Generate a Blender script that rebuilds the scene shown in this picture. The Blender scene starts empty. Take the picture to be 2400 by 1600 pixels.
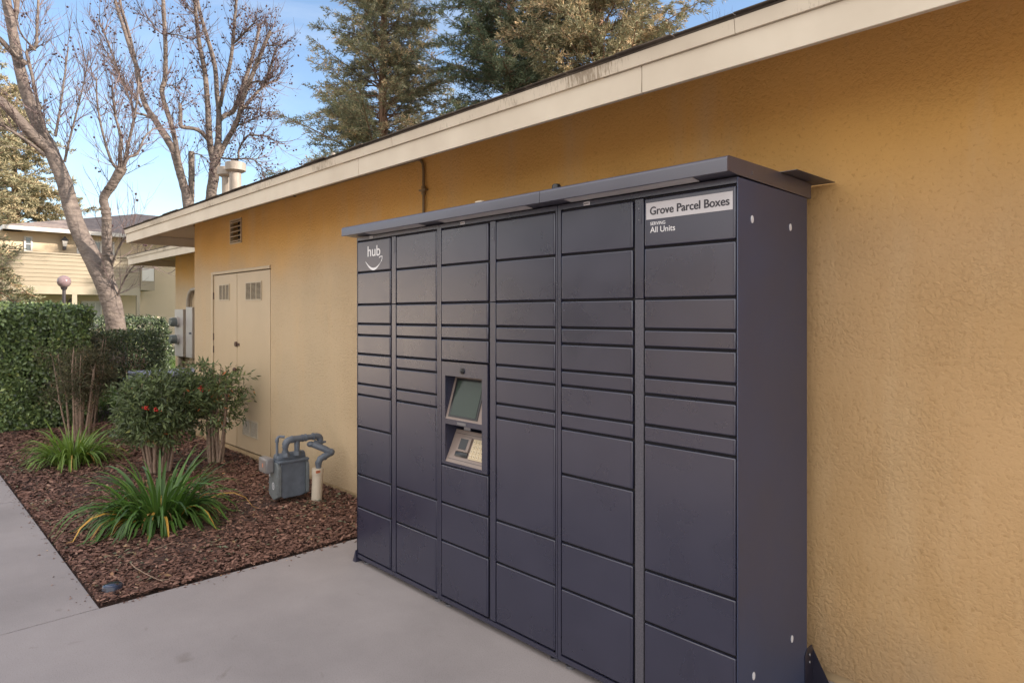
import bpy, bmesh, math, random
import numpy as np
from mathutils import Vector, Matrix

# ------------------------------------------------------------------ camera, world, sun, exposure
scene = bpy.context.scene
col = scene.collection
PXF = 1522.0 / 2400.0
EYE = Vector((0.0, -2.84, 1.53))
FWD = Vector((-0.7169, 0.6971, 0.0))
RGT = Vector((0.6971, 0.7169, 0.0))
cam_data = bpy.data.cameras.new('camera')
cam = bpy.data.objects.new('camera', cam_data)
col.objects.link(cam)
scene.camera = cam
cam_data.sensor_width = 36.0
cam_data.lens = 36.0 * PXF
cam_data.shift_y = -63.0 / 2400.0
cam_data.clip_start = 0.05
cam_data.clip_end = 800.0
cam.location = EYE
cam.rotation_euler = FWD.to_track_quat('-Z', 'Y').to_euler()

SUN_AZ = math.radians(32.0)       # from +X towards +Y
SUN_EL = math.radians(27.0)
sun_dir = Vector((math.cos(SUN_AZ) * math.cos(SUN_EL), math.sin(SUN_AZ) * math.cos(SUN_EL), math.sin(SUN_EL)))
world = bpy.data.worlds.new("World")
scene.world = world
world.use_nodes = True
wt = world.node_tree
wt.nodes.clear()
w_out = wt.nodes.new('ShaderNodeOutputWorld')
w_bg = wt.nodes.new('ShaderNodeBackground')
w_sky = wt.nodes.new('ShaderNodeTexSky')
w_sky.sky_type = 'NISHITA'
w_sky.sun_disc = False
w_sky.sun_elevation = SUN_EL
w_sky.sun_rotation = math.radians(90.0) - SUN_AZ
w_sky.air_density = 1.0
w_sky.dust_density = 0.7
w_sky.ozone_density = 1.6
w_tc = wt.nodes.new('ShaderNodeTexCoord')
w_map = wt.nodes.new('ShaderNodeMapping')
w_map.inputs['Scale'].default_value = (1.0, 1.6, 5.0)
w_noise = wt.nodes.new('ShaderNodeTexNoise')
w_noise.inputs['Scale'].default_value = 1.7
w_noise.inputs['Detail'].default_value = 7.0
w_noise.inputs['Roughness'].default_value = 0.55
w_noise.inputs['Distortion'].default_value = 0.5
w_ramp = wt.nodes.new('ShaderNodeValToRGB')
w_ramp.color_ramp.elements[0].position = 0.46
w_ramp.color_ramp.elements[0].color = (0, 0, 0, 1)
w_ramp.color_ramp.elements[1].position = 0.80
w_ramp.color_ramp.elements[1].color = (0.42, 0.42, 0.42, 1)
w_mix = wt.nodes.new('ShaderNodeMix')
w_mix.data_type = 'RGBA'
w_mix.inputs[7].default_value = (4.6, 4.7, 4.9, 1)
wt.links.new(w_tc.outputs['Generated'], w_map.inputs['Vector'])
wt.links.new(w_map.outputs['Vector'], w_noise.inputs['Vector'])
wt.links.new(w_noise.outputs['Fac'], w_ramp.inputs['Fac'])
wt.links.new(w_ramp.outputs['Color'], w_mix.inputs[0])
wt.links.new(w_sky.outputs['Color'], w_mix.inputs[6])
# unseen bright cloud bank behind the viewer and overhead, added for fill light
w_dot = wt.nodes.new('ShaderNodeVectorMath'); w_dot.operation = 'DOT_PRODUCT'
w_dot.inputs[1].default_value = (0.20, -0.90, 0.34)
wt.links.new(w_tc.outputs['Generated'], w_dot.inputs[0])
w_n2 = wt.nodes.new('ShaderNodeTexNoise'); w_n2.inputs['Scale'].default_value = 2.2; w_n2.inputs['Detail'].default_value = 6.0
wt.links.new(w_tc.outputs['Generated'], w_n2.inputs['Vector'])
w_add = wt.nodes.new('ShaderNodeMath'); w_add.operation = 'MULTIPLY_ADD'; w_add.inputs[1].default_value = 0.6
wt.links.new(w_n2.outputs['Fac'], w_add.inputs[0]); wt.links.new(w_dot.outputs['Value'], w_add.inputs[2])
w_mr = wt.nodes.new('ShaderNodeMapRange'); w_mr.interpolation_type = 'SMOOTHSTEP'
w_mr.inputs['From Min'].default_value = 0.48; w_mr.inputs['From Max'].default_value = 0.80
w_mr.inputs['To Max'].default_value = 0.9
wt.links.new(w_add.outputs[0], w_mr.inputs['Value'])
w_mix2 = wt.nodes.new('ShaderNodeMix'); w_mix2.data_type = 'RGBA'
w_mix2.inputs[7].default_value = (8.2, 7.9, 7.5, 1)
wt.links.new(w_mr.outputs['Result'], w_mix2.inputs[0]); wt.links.new(w_mix.outputs[2], w_mix2.inputs[6])
wt.links.new(w_mix2.outputs[2], w_bg.inputs['Color'])
w_bg.inputs['Strength'].default_value = 0.10
wt.links.new(w_bg.outputs['Background'], w_out.inputs['Surface'])

sun_data = bpy.data.lights.new('sun', 'SUN')
sun_data.energy = 4.0
sun_data.angle = math.radians(0.6)
sun_data.color = (1.0, 0.87, 0.72)
sun = bpy.data.objects.new('sun', sun_data)
col.objects.link(sun)
sun.rotation_euler = sun_dir.to_track_quat('Z', 'Y').to_euler()
sun.location = (10, 0, 20)

scene.view_settings.view_transform = 'Standard'
scene.view_settings.look = 'None'
scene.view_settings.exposure = 1.42
scene.view_settings.gamma = 1.0

R = math.radians
def S(px, py, s):
    """point seen at source pixel (2400x1600), s metres in front of the eye"""
    return EYE + FWD * s + RGT * ((px - 1200) / 1522.0 * s) + Vector((0, 0, (737 - py) / 1522.0 * s))

# ------------------------------------------------------------------ object helpers
def tag(o, label=None, cat=None, group=None, kind=None):
    if label: o['label'] = label
    if cat: o['category'] = cat
    if group: o['group'] = group
    if kind: o['kind'] = kind
    return o

def empty(name, loc, label, cat, group=None):
    o = bpy.data.objects.new(name, None)
    o.empty_display_size = 0.2
    o.location = loc
    col.objects.link(o)
    return tag(o, label, cat, group)

class MB:
    """collects faces in world coordinates; build() links ONE mesh object"""
    def __init__(self):
        self.v = []; self.f = []; self.mi = []
    def quad(self, a, b, c, d, m=0):
        n = len(self.v); self.v += [tuple(a), tuple(b), tuple(c), tuple(d)]; self.f.append((n, n+1, n+2, n+3)); self.mi.append(m)
    def poly(self, pts, m=0):
        n = len(self.v); self.v += [tuple(p) for p in pts]; self.f.append(tuple(range(n, n+len(pts)))); self.mi.append(m)
    def box(self, x0, x1, y0, y1, z0, z1, m=0):
        n = len(self.v)
        self.v += [(x0,y0,z0),(x1,y0,z0),(x1,y1,z0),(x0,y1,z0),(x0,y0,z1),(x1,y0,z1),(x1,y1,z1),(x0,y1,z1)]
        for q in ((3,2,1,0),(4,5,6,7),(0,1,5,4),(1,2,6,5),(2,3,7,6),(3,0,4,7)):
            self.f.append(tuple(n+i for i in q)); self.mi.append(m)
    def prism(self, pts, vec, m=0):
        """closed polygon pts extruded by vec"""
        n = len(self.v); k = len(pts); vec = Vector(vec)
        self.v += [tuple(Vector(p)) for p in pts] + [tuple(Vector(p)+vec) for p in pts]
        self.f.append(tuple(n+k-1-i for i in range(k))); self.mi.append(m)
        self.f.append(tuple(n+k+i for i in range(k))); self.mi.append(m)
        for i in range(k):
            j = (i+1) % k
            self.f.append((n+i, n+j, n+k+j, n+k+i)); self.mi.append(m)
    def tube(self, pts, rads, n=8, cap=True, m=0, wob=0.0, rnd=None):
        pts = [Vector(p) for p in pts]
        if not hasattr(rads, '__len__'): rads = [rads]*len(pts)
        base = len(self.v); up = None
        for i, p in enumerate(pts):
            if i == 0: t = pts[1]-pts[0]
            elif i == len(pts)-1: t = pts[-1]-pts[-2]
            else: t = (pts[i+1]-pts[i]).normalized() + (pts[i]-pts[i-1]).normalized()
            if t.length < 1e-9: t = Vector((0,0,1))
            t.normalize()
            if up is None:
                up = Vector((0,0,1)) if abs(t.z) < 0.9 else Vector((1,0,0))
            a = up - t*up.dot(t)
            if a.length < 1e-6: a = t.orthogonal()
            a.normalize(); b = t.cross(a); up = a
            for k in range(n):
                an = 2*math.pi*k/n
                rr = rads[i]
                if wob and rnd: rr *= 1 + rnd.uniform(-wob, wob)
                self.v.append(tuple(p + a*(math.cos(an)*rr) + b*(math.sin(an)*rr)))
        for i in range(len(pts)-1):
            for k in range(n):
                k2 = (k+1) % n
                self.f.append((base+i*n+k, base+i*n+k2, base+(i+1)*n+k2, base+(i+1)*n+k)); self.mi.append(m)
        if cap:
            self.f.append(tuple(base+n-1-k for k in range(n))); self.mi.append(m)
            e = base+(len(pts)-1)*n
            self.f.append(tuple(e+k for k in range(n))); self.mi.append(m)
    def ball(self, c, r, sx=1, sy=1, sz=1, n=8, rings=5, m=0):
        c = Vector(c); base = len(self.v)
        self.v.append((c.x, c.y, c.z-r*sz))
        for i in range(1, rings):
            ph = math.pi*i/rings
            for k in range(n):
                a = 2*math.pi*k/n
                self.v.append((c.x+r*sx*math.sin(ph)*math.cos(a), c.y+r*sy*math.sin(ph)*math.sin(a), c.z-r*sz*math.cos(ph)))
        self.v.append((c.x, c.y, c.z+r*sz)); top = len(self.v)-1
        for k in range(n):
            self.f.append((base, base+1+(k+1)%n, base+1+k)); self.mi.append(m)
            self.f.append((top, base+1+(rings-2)*n+k, base+1+(rings-2)*n+(k+1)%n)); self.mi.append(m)
        for i in range(rings-2):
            for k in range(n):
                k2=(k+1)%n; a=base+1+i*n; b=a+n
                self.f.append((a+k, a+k2, b+k2, b+k)); self.mi.append(m)
    def build(self, name, mats, parent=None, bevel=0.0, seg=2, smooth=False, origin=None):
        if not isinstance(mats, (list, tuple)): mats = [mats]
        if origin is None:
            if parent is not None: origin = Vector((0,0,0))
            else:
                xs=[p[0] for p in self.v]; ys=[p[1] for p in self.v]; zs=[p[2] for p in self.v]
                origin = Vector(((min(xs)+max(xs))/2,(min(ys)+max(ys))/2,min(zs)))
        origin = Vector(origin)
        me = bpy.data.meshes.new(name)
        me.from_pydata([(p[0]-origin.x, p[1]-origin.y, p[2]-origin.z) for p in self.v], [], self.f)
        for mt in mats: me.materials.append(mt)
        if len(mats) > 1: me.polygons.foreach_set('material_index', self.mi)
        if bevel > 0:
            bm = bmesh.new(); bm.from_mesh(me)
            bmesh.ops.remove_doubles(bm, verts=bm.verts, dist=1e-6)
            es = [e for e in bm.edges if len(e.link_faces)==2 and e.calc_face_angle(0) > 0.5]
            bmesh.ops.bevel(bm, geom=es, offset=bevel, segments=seg, profile=0.5, affect='EDGES', clamp_overlap=True)
            bm.to_mesh(me); bm.free()
        if smooth or bevel > 0:
            me.polygons.foreach_set('use_smooth', [True]*len(me.polygons))
            try: me.set_sharp_from_angle(angle=R(40 if bevel > 0 else 50))
            except Exception: pass
            if bevel > 0:       # the flat panels stay flat, only the rolled edges are shaded round
                for p_ in me.polygons:
                    if max(abs(c_) for c_ in p_.normal) > 0.9995: p_.use_smooth = False
        me.update()
        o = bpy.data.objects.new(name, me)
        col.objects.link(o)
        if parent is not None:
            o.parent = parent
            # vertices are in world space: cancel the chain of parent offsets (no rotations used)
            off = Vector((0,0,0)); p = parent
            while p is not None:
                off += p.location; p = p.parent
            o.location = origin - off
        else:
            o.location = origin
        return o

def numpy_mesh(name, V, F4, mat, parent=None, attr=None, origin=(0,0,0)):
    """fast quad mesh from arrays; attr = per-vertex float 'v'"""
    me = bpy.data.meshes.new(name)
    origin = np.array(origin)
    V = V - origin
    nf, k = F4.shape
    me.vertices.add(len(V)); me.vertices.foreach_set('co', V.astype(np.float32).ravel())
    me.loops.add(nf*k); me.loops.foreach_set('vertex_index', F4.astype(np.int32).ravel())
    me.polygons.add(nf); me.polygons.foreach_set('loop_start', np.arange(0, nf*k, k, dtype=np.int32))
    if attr is not None:
        at = me.attributes.new('v', 'FLOAT', 'POINT'); at.data.foreach_set('value', attr.astype(np.float32))
    me.materials.append(mat)
    me.update(calc_edges=True); me.validate()
    o = bpy.data.objects.new(name, me); col.objects.link(o)
    if parent is not None:
        o.parent = parent
        off = Vector((0,0,0)); p = parent
        while p is not None:
            off += p.location; p = p.parent
        o.location = Vector(origin.tolist()) - off
    else:
        o.location = Vector(origin.tolist())
    return o

def nrm(a):
    return a / np.maximum(np.linalg.norm(a, axis=1, keepdims=True), 1e-9)

def leaf_arrays(P, D, N, L, W, fold=0.25, v=None, rng=None):
    """diamond leaves folded along the midrib: P base, D direction, N rough normal"""
    D = nrm(D); Sd = nrm(np.cross(D, N)); Nn = nrm(np.cross(Sd, D))
    L = L.reshape(-1,1); W = W.reshape(-1,1)
    a = P; t = P + D*L - Nn*L*0.12
    l = P + D*L*0.45 + Sd*W*0.5 + Nn*W*fold
    r = P + D*L*0.45 - Sd*W*0.5 + Nn*W*fold
    n = len(P)
    V = np.stack([a, r, t, l], axis=1).reshape(-1,3)
    i = np.arange(n)*4
    F = np.concatenate([np.stack([i, i+1, i+2],1), np.stack([i, i+2, i+3],1)])
    if v is None: v = rng.random(n)
    return V, F, np.repeat(v, 4)

def leaves(name, mat, parent, P, D, N, L, W, fold=0.25, v=None, rng=None, origin=(0,0,0)):
    V, F, A = leaf_arrays(P, D, N, L, W, fold, v, rng)
    return numpy_mesh(name, V, F, mat, parent, A, origin)

# ------------------------------------------------------------------ materials
def lin(r, g, b):
    return tuple(((c/255.0)/12.92 if c/255.0 <= 0.04045 else (((c/255.0)+0.055)/1.055)**2.4) for c in (r, g, b))

def new_mat(name):
    m = bpy.data.materials.new(name); m.use_nodes = True
    nt = m.node_tree
    return m, nt, nt.nodes['Principled BSDF']

def mat(name, c, rough=0.6, metal=0.0, var=0.12, vscale=4.0, bump=0.0, bscale=80.0, bdist=0.002, spec=0.5, stretch=(1,1,1), c2=None, coat=0.0, detail=5.0, rvar=0.0):
    """painted / solid surface: colour varied by noise, optional noise bump"""
    m, nt, b = new_mat(name)
    tc = nt.nodes.new('ShaderNodeTexCoord'); mp = nt.nodes.new('ShaderNodeMapping')
    mp.inputs['Scale'].default_value = stretch
    nt.links.new(tc.outputs['Object'], mp.inputs['Vector'])
    no = nt.nodes.new('ShaderNodeTexNoise'); no.inputs['Scale'].default_value = vscale
    no.inputs['Detail'].default_value = detail; no.inputs['Roughness'].default_value = 0.6
    nt.links.new(mp.outputs['Vector'], no.inputs['Vector'])
    rp = nt.nodes.new('ShaderNodeValToRGB')
    rp.color_ramp.elements[0].position = 0.3; rp.color_ramp.elements[1].position = 0.7
    ca = c2 if c2 else tuple(x*(1-var) for x in c)
    cb = c if c2 else tuple(min(1, x*(1+var)) for x in c)
    rp.color_ramp.elements[0].color = (*ca, 1); rp.color_ramp.elements[1].color = (*cb, 1)
    nt.links.new(no.outputs['Fac'], rp.inputs['Fac'])
    nt.links.new(rp.outputs['Color'], b.inputs['Base Color'])
    b.inputs['Roughness'].default_value = rough
    b.inputs['Metallic'].default_value = metal
    b.inputs['Specular IOR Level'].default_value = spec
    if coat: b.inputs['Coat Weight'].default_value = coat
    if rvar:
        mr = nt.nodes.new('ShaderNodeMapRange')
        mr.inputs['To Min'].default_value = rough-rvar; mr.inputs['To Max'].default_value = rough+rvar
        mr.inputs['From Min'].default_value = 0.3; mr.inputs['From Max'].default_value = 0.7
        nt.links.new(no.outputs['Fac'], mr.inputs['Value']); nt.links.new(mr.outputs['Result'], b.inputs['Roughness'])
    if bump:
        n2 = nt.nodes.new('ShaderNodeTexNoise'); n2.inputs['Scale'].default_value = bscale; n2.inputs['Detail'].default_value = 4.0
        nt.links.new(mp.outputs['Vector'], n2.inputs['Vector'])
        bp = nt.nodes.new('ShaderNodeBump'); bp.inputs['Strength'].default_value = bump; bp.inputs['Distance'].default_value = bdist
        nt.links.new(n2.outputs['Fac'], bp.inputs['Height']); nt.links.new(bp.outputs['Normal'], b.inputs['Normal'])
    return m

def leaf_mat(name, cols, rough=0.5, trans=0.3, spec=0.4):
    """cols: list of (position, rgb) ramp over the random per-leaf value"""
    m, nt, b = new_mat(name)
    at = nt.nodes.new('ShaderNodeAttribute'); at.attribute_name = 'v'
    rp = nt.nodes.new('ShaderNodeValToRGB')
    els = rp.color_ramp.elements
    els[0].position = cols[0][0]; els[0].color = (*cols[0][1], 1)
    els[1].position = cols[-1][0]; els[1].color = (*cols[-1][1], 1)
    for p, c in cols[1:-1]:
        e = els.new(p); e.color = (*c, 1)
    nt.links.new(at.outputs['Fac'], rp.inputs['Fac'])
    nt.links.new(rp.outputs['Color'], b.inputs['Base Color'])
    b.inputs['Roughness'].default_value = rough; b.inputs['Specular IOR Level'].default_value = spec
    tr = nt.nodes.new('ShaderNodeBsdfTranslucent')
    nt.links.new(rp.outputs['Color'], tr.inputs['Color'])
    mx = nt.nodes.new('ShaderNodeMixShader'); mx.inputs[0].default_value = trans
    out = nt.nodes['Material Output']
    nt.links.new(b.outputs[0], mx.inputs[1]); nt.links.new(tr.outputs[0], mx.inputs[2])
    nt.links.new(mx.outputs[0], out.inputs['Surface'])
    return m

def stucco_mat():
    m, nt, b = new_mat('ochre_stucco')
    N = nt.nodes.new; L = nt.links.new
    tc = N('ShaderNodeTexCoord')
    big = N('ShaderNodeTexNoise'); big.inputs['Scale'].default_value = 0.9; big.inputs['Detail'].default_value = 6; big.inputs['Roughness'].default_value = 0.6
    L(tc.outputs['Object'], big.inputs['Vector'])
    rp = N('ShaderNodeValToRGB'); rp.color_ramp.elements[0].position = 0.32; rp.color_ramp.elements[1].position = 0.68
    rp.color_ramp.elements[0].color = (0.47, 0.298, 0.140, 1); rp.color_ramp.elements[1].color = (0.56, 0.365, 0.190, 1)
    L(big.outputs['Fac'], rp.inputs['Fac'])
    # weathering: chalky streaks, vertical
    mp = N('ShaderNodeMapping'); mp.inputs['Scale'].default_value = (2.2, 2.2, 0.45); L(tc.outputs['Object'], mp.inputs['Vector'])
    st = N('ShaderNodeTexNoise'); st.inputs['Scale'].default_value = 1.6; st.inputs['Detail'].default_value = 8; st.inputs['Roughness'].default_value = 0.65
    L(mp.outputs['Vector'], st.inputs['Vector'])
    sr = N('ShaderNodeValToRGB'); sr.color_ramp.elements[0].position = 0.50; sr.color_ramp.elements[1].position = 0.72
    sr.color_ramp.elements[0].color = (0,0,0,1); sr.color_ramp.elements[1].color = (0.45,0.45,0.45,1)
    L(st.outputs['Fac'], sr.inputs['Fac'])
    mx = N('ShaderNodeMix'); mx.data_type = 'RGBA'; mx.inputs[7].default_value = (0.60, 0.43, 0.25, 1)
    L(sr.outputs['Color'], mx.inputs[0])
    # paler, greyer paint towards the meter end of the wall
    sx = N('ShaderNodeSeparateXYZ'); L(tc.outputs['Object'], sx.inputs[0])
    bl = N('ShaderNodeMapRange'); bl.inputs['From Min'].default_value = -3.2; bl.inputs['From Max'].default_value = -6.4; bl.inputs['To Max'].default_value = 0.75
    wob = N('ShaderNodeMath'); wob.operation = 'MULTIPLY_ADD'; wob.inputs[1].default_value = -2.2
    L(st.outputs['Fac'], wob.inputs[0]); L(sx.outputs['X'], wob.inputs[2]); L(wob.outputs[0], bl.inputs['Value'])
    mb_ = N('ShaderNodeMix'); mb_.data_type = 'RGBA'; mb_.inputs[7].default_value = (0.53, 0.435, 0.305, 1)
        # stronger, brighter ochre up high: warm bounce under the eave put into colour
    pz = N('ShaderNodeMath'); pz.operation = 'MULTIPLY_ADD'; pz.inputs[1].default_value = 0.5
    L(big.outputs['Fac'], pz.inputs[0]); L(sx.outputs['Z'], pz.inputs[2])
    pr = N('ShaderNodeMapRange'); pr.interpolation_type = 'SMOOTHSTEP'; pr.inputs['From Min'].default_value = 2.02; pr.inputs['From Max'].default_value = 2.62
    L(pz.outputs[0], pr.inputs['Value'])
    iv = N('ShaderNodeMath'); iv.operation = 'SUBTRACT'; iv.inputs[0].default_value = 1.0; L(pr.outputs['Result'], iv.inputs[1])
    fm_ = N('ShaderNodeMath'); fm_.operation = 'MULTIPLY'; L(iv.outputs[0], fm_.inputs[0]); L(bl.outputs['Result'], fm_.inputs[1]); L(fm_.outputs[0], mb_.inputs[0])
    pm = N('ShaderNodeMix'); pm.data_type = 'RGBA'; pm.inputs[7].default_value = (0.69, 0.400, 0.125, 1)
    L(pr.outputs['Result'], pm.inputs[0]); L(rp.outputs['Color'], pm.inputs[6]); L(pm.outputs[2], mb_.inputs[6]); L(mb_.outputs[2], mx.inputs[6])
    # soil splashed on the foot of the wall
    sp0 = N('ShaderNodeSeparateXYZ'); L(tc.outputs['Object'], sp0.inputs[0])
    sp1 = N('ShaderNodeMath'); sp1.operation = 'MULTIPLY_ADD'; sp1.inputs[1].default_value = -0.55; L(st.outputs['Fac'], sp1.inputs[0]); L(sp0.outputs['Z'], sp1.inputs[2])
    sp2 = N('ShaderNodeMapRange'); sp2.inputs['From Min'].default_value = -0.26; sp2.inputs['From Max'].default_value = 0.06; sp2.inputs['To Min'].default_value = 0.55; sp2.inputs['To Max'].default_value = 0.0
    L(sp1.outputs[0], sp2.inputs['Value'])
    sp3 = N('ShaderNodeMix'); sp3.data_type = 'RGBA'; sp3.inputs[7].default_value = (0.27, 0.19, 0.115, 1)
    L(sp2.outputs['Result'], sp3.inputs[0]); L(mx.outputs[2], sp3.inputs[6])
    # trowelled lace relief
    no = N('ShaderNodeTexNoise'); no.inputs['Scale'].default_value = 60; no.inputs['Detail'].default_value = 4; no.inputs['Roughness'].default_value = 0.6; no.inputs['Distortion'].default_value = 0.5
    L(tc.outputs['Object'], no.inputs['Vector'])
    r2 = N('ShaderNodeValToRGB'); r2.color_ramp.elements[0].position = 0.40; r2.color_ramp.elements[1].position = 0.56
    L(no.outputs['Fac'], r2.inputs['Fac'])
    fine = N('ShaderNodeTexNoise'); fine.inputs['Scale'].default_value = 170; fine.inputs['Detail'].default_value = 3
    L(tc.outputs['Object'], fine.inputs['Vector'])
    ad = N('ShaderNodeMath'); ad.operation = 'MULTIPLY_ADD'; ad.inputs[1].default_value = 0.20
    L(fine.outputs['Fac'], ad.inputs[0]); L(r2.outputs['Color'], ad.inputs[2])
    n3 = N('ShaderNodeTexNoise'); n3.inputs['Scale'].default_value = 27; n3.inputs['Detail'].default_value = 5; n3.inputs['Roughness'].default_value = 0.7; n3.inputs['Distortion'].default_value = 0.9
    L(tc.outputs['Object'], n3.inputs['Vector'])
    a2 = N('ShaderNodeMath'); a2.operation = 'MULTIPLY_ADD'; a2.inputs[1].default_value = 1.5; L(n3.outputs['Fac'], a2.inputs[0]); L(ad.outputs[0], a2.inputs[2])
    pt = N('ShaderNodeTexNoise'); pt.inputs['Scale'].default_value = 2.6; pt.inputs['Detail'].default_value = 3; L(tc.outputs['Object'], pt.inputs['Vector'])
    ps = N('ShaderNodeMapRange'); ps.inputs['From Min'].default_value = 0.35; ps.inputs['From Max'].default_value = 0.65; ps.inputs['To Min'].default_value = 0.25; ps.inputs['To Max'].default_value = 0.62
    L(pt.outputs['Fac'], ps.inputs['Value'])
    bp = N('ShaderNodeBump'); bp.inputs['Distance'].default_value = 0.0045; L(ps.outputs['Result'], bp.inputs['Strength'])
    L(a2.outputs[0], bp.inputs['Height']); L(bp.outputs['Normal'], b.inputs['Normal'])
    # darker tone in the low spots of the relief
    dk = N('ShaderNodeMix'); dk.data_type = 'RGBA'; dk.blend_type = 'MULTIPLY'
    dr = N('ShaderNodeValToRGB'); dr.color_ramp.elements[0].position = 0.30; dr.color_ramp.elements[1].position = 0.42
    dr.color_ramp.elements[0].color = (0.80,0.77,0.72,1); dr.color_ramp.elements[1].color = (1,1,1,1)
    L(no.outputs['Fac'], dr.inputs['Fac']); dk.inputs[0].default_value = 1.0
    L(sp3.outputs[2], dk.inputs[6]); L(dr.outputs['Color'], dk.inputs[7])
    L(dk.outputs[2], b.inputs['Base Color'])
    b.inputs['Roughness'].default_value = 0.85; b.inputs['Specular IOR Level'].default_value = 0.25
    return m

def fascia_mat(name, stain):
    m, nt, b = new_mat(name)
    N = nt.nodes.new; L = nt.links.new
    tc = N('ShaderNodeTexCoord')
    no = N('ShaderNodeTexNoise'); no.inputs['Scale'].default_value = 3; no.inputs['Detail'].default_value = 6; L(tc.outputs['Object'], no.inputs['Vector'])
    rp = N('ShaderNodeValToRGB'); rp.color_ramp.elements[0].color = (0.50,0.43,0.34,1); rp.color_ramp.elements[1].color = (0.60,0.53,0.43,1)
    rp.color_ramp.elements[0].position = 0.3; rp.color_ramp.elements[1].position = 0.7
    L(no.outputs['Fac'], rp.inputs['Fac'])
    mp = N('ShaderNodeMapping'); mp.inputs['Scale'].default_value = (95, 95, 12); L(tc.outputs['Object'], mp.inputs['Vector'])
    s = N('ShaderNodeTexNoise'); s.inputs['Scale'].default_value = 1.0; s.inputs['Detail'].default_value = 5; s.inputs['Roughness'].default_value = 0.7; L(mp.outputs['Vector'], s.inputs['Vector'])
    big = N('ShaderNodeTexNoise'); big.inputs['Scale'].default_value = 2.3; L(tc.outputs['Object'], big.inputs['Vector'])
    sum_ = N('ShaderNodeMath'); sum_.operation = 'ADD'; L(s.outputs['Fac'], sum_.inputs[0]); L(big.outputs['Fac'], sum_.inputs[1])
    sr = N('ShaderNodeValToRGB'); sr.color_ramp.elements[0].position = 0.50 + (0.0 if stain else 0.15); sr.color_ramp.elements[1].position = 0.58 + (0.0 if stain else 0.2)
    hf = N('ShaderNodeMath'); hf.operation = 'MULTIPLY'; hf.inputs[1].default_value = 0.47; L(sum_.outputs[0], hf.inputs[0])
    L(hf.outputs[0], sr.inputs['Fac'])
    sc_ = N('ShaderNodeMath'); sc_.operation = 'MULTIPLY'; sc_.inputs[1].default_value = 0.75 if stain else 0.2; L(sr.outputs['Color'], sc_.inputs[0])
    mx = N('ShaderNodeMix'); mx.data_type = 'RGBA'; mx.inputs[7].default_value = (0.19, 0.14, 0.09, 1)
    L(sc_.outputs[0], mx.inputs[0]); L(rp.outputs['Color'], mx.inputs[6]); L(mx.outputs[2], b.inputs['Base Color'])
    g = N('ShaderNodeTexNoise'); g.inputs['Scale'].default_value = 60; g.inputs['Detail'].default_value = 3
    mg = N('ShaderNodeMapping'); mg.inputs['Scale'].default_value = (0.12, 1, 1); L(tc.outputs['Object'], mg.inputs['Vector']); L(mg.outputs['Vector'], g.inputs['Vector'])
    bp = N('ShaderNodeBump'); bp.inputs['Strength'].default_value = 0.25; bp.inputs['Distance'].default_value = 0.002
    L(g.outputs['Fac'], bp.inputs['Height']); L(bp.outputs['Normal'], b.inputs['Normal'])
    b.inputs['Roughness'].default_value = 0.65
    return m

def locker_paint(name, c, rough):
    """powder coated steel: smudges change the gloss, slight panel waviness"""
    m, nt, b = new_mat(name)
    N = nt.nodes.new; L = nt.links.new
    tc = N('ShaderNodeTexCoord')
    a = N('ShaderNodeTexNoise'); a.inputs['Scale'].default_value = 4.5; a.inputs['Detail'].default_value = 5; a.inputs['Roughness'].default_value = 0.5; a.inputs['Distortion'].default_value = 0.3
    L(tc.outputs['Object'], a.inputs['Vector'])
    rr = N('ShaderNodeMapRange'); rr.inputs['From Min'].default_value = 0.3; rr.inputs['From Max'].default_value = 0.7
    rr.inputs['To Min'].default_value = rough-0.025; rr.inputs['To Max'].default_value = rough+0.045
    L(a.outputs['Fac'], rr.inputs['Value']); L(rr.outputs['Result'], b.inputs['Roughness'])
    rp = N('ShaderNodeValToRGB'); rp.color_ramp.elements[0].position = 0.3; rp.color_ramp.elements[1].position = 0.72
    rp.color_ramp.elements[0].color = (*[x*0.92 for x in c], 1); rp.color_ramp.elements[1].color = (*[x*1.10 for x in c], 1)
    L(a.outputs['Fac'], rp.inputs['Fac']); L(rp.outputs['Color'], b.inputs['Base Color'])
    w = N('ShaderNodeTexNoise'); w.inputs['Scale'].default_value = 2.6; w.inputs['Detail'].default_value = 1; L(tc.outputs['Object'], w.inputs['Vector'])
    f = N('ShaderNodeTexNoise'); f.inputs['Scale'].default_value = 420; f.inputs['Detail'].default_value = 1; L(tc.outputs['Object'], f.inputs['Vector'])
    b1 = N('ShaderNodeBump'); b1.inputs['Strength'].default_value = 0.14; b1.inputs['Distance'].default_value = 0.012; L(w.outputs['Fac'], b1.inputs['Height'])
    b2 = N('ShaderNodeBump'); b2.inputs['Strength'].default_value = 0.05; b2.inputs['Distance'].default_value = 0.0006; L(f.outputs['Fac'], b2.inputs['Height'])
    L(b1.outputs['Normal'], b2.inputs['Normal']); L(b2.outputs['Normal'], b.inputs['Normal'])
    b.inputs['Specular IOR Level'].default_value = 1.0
    return m

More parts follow.
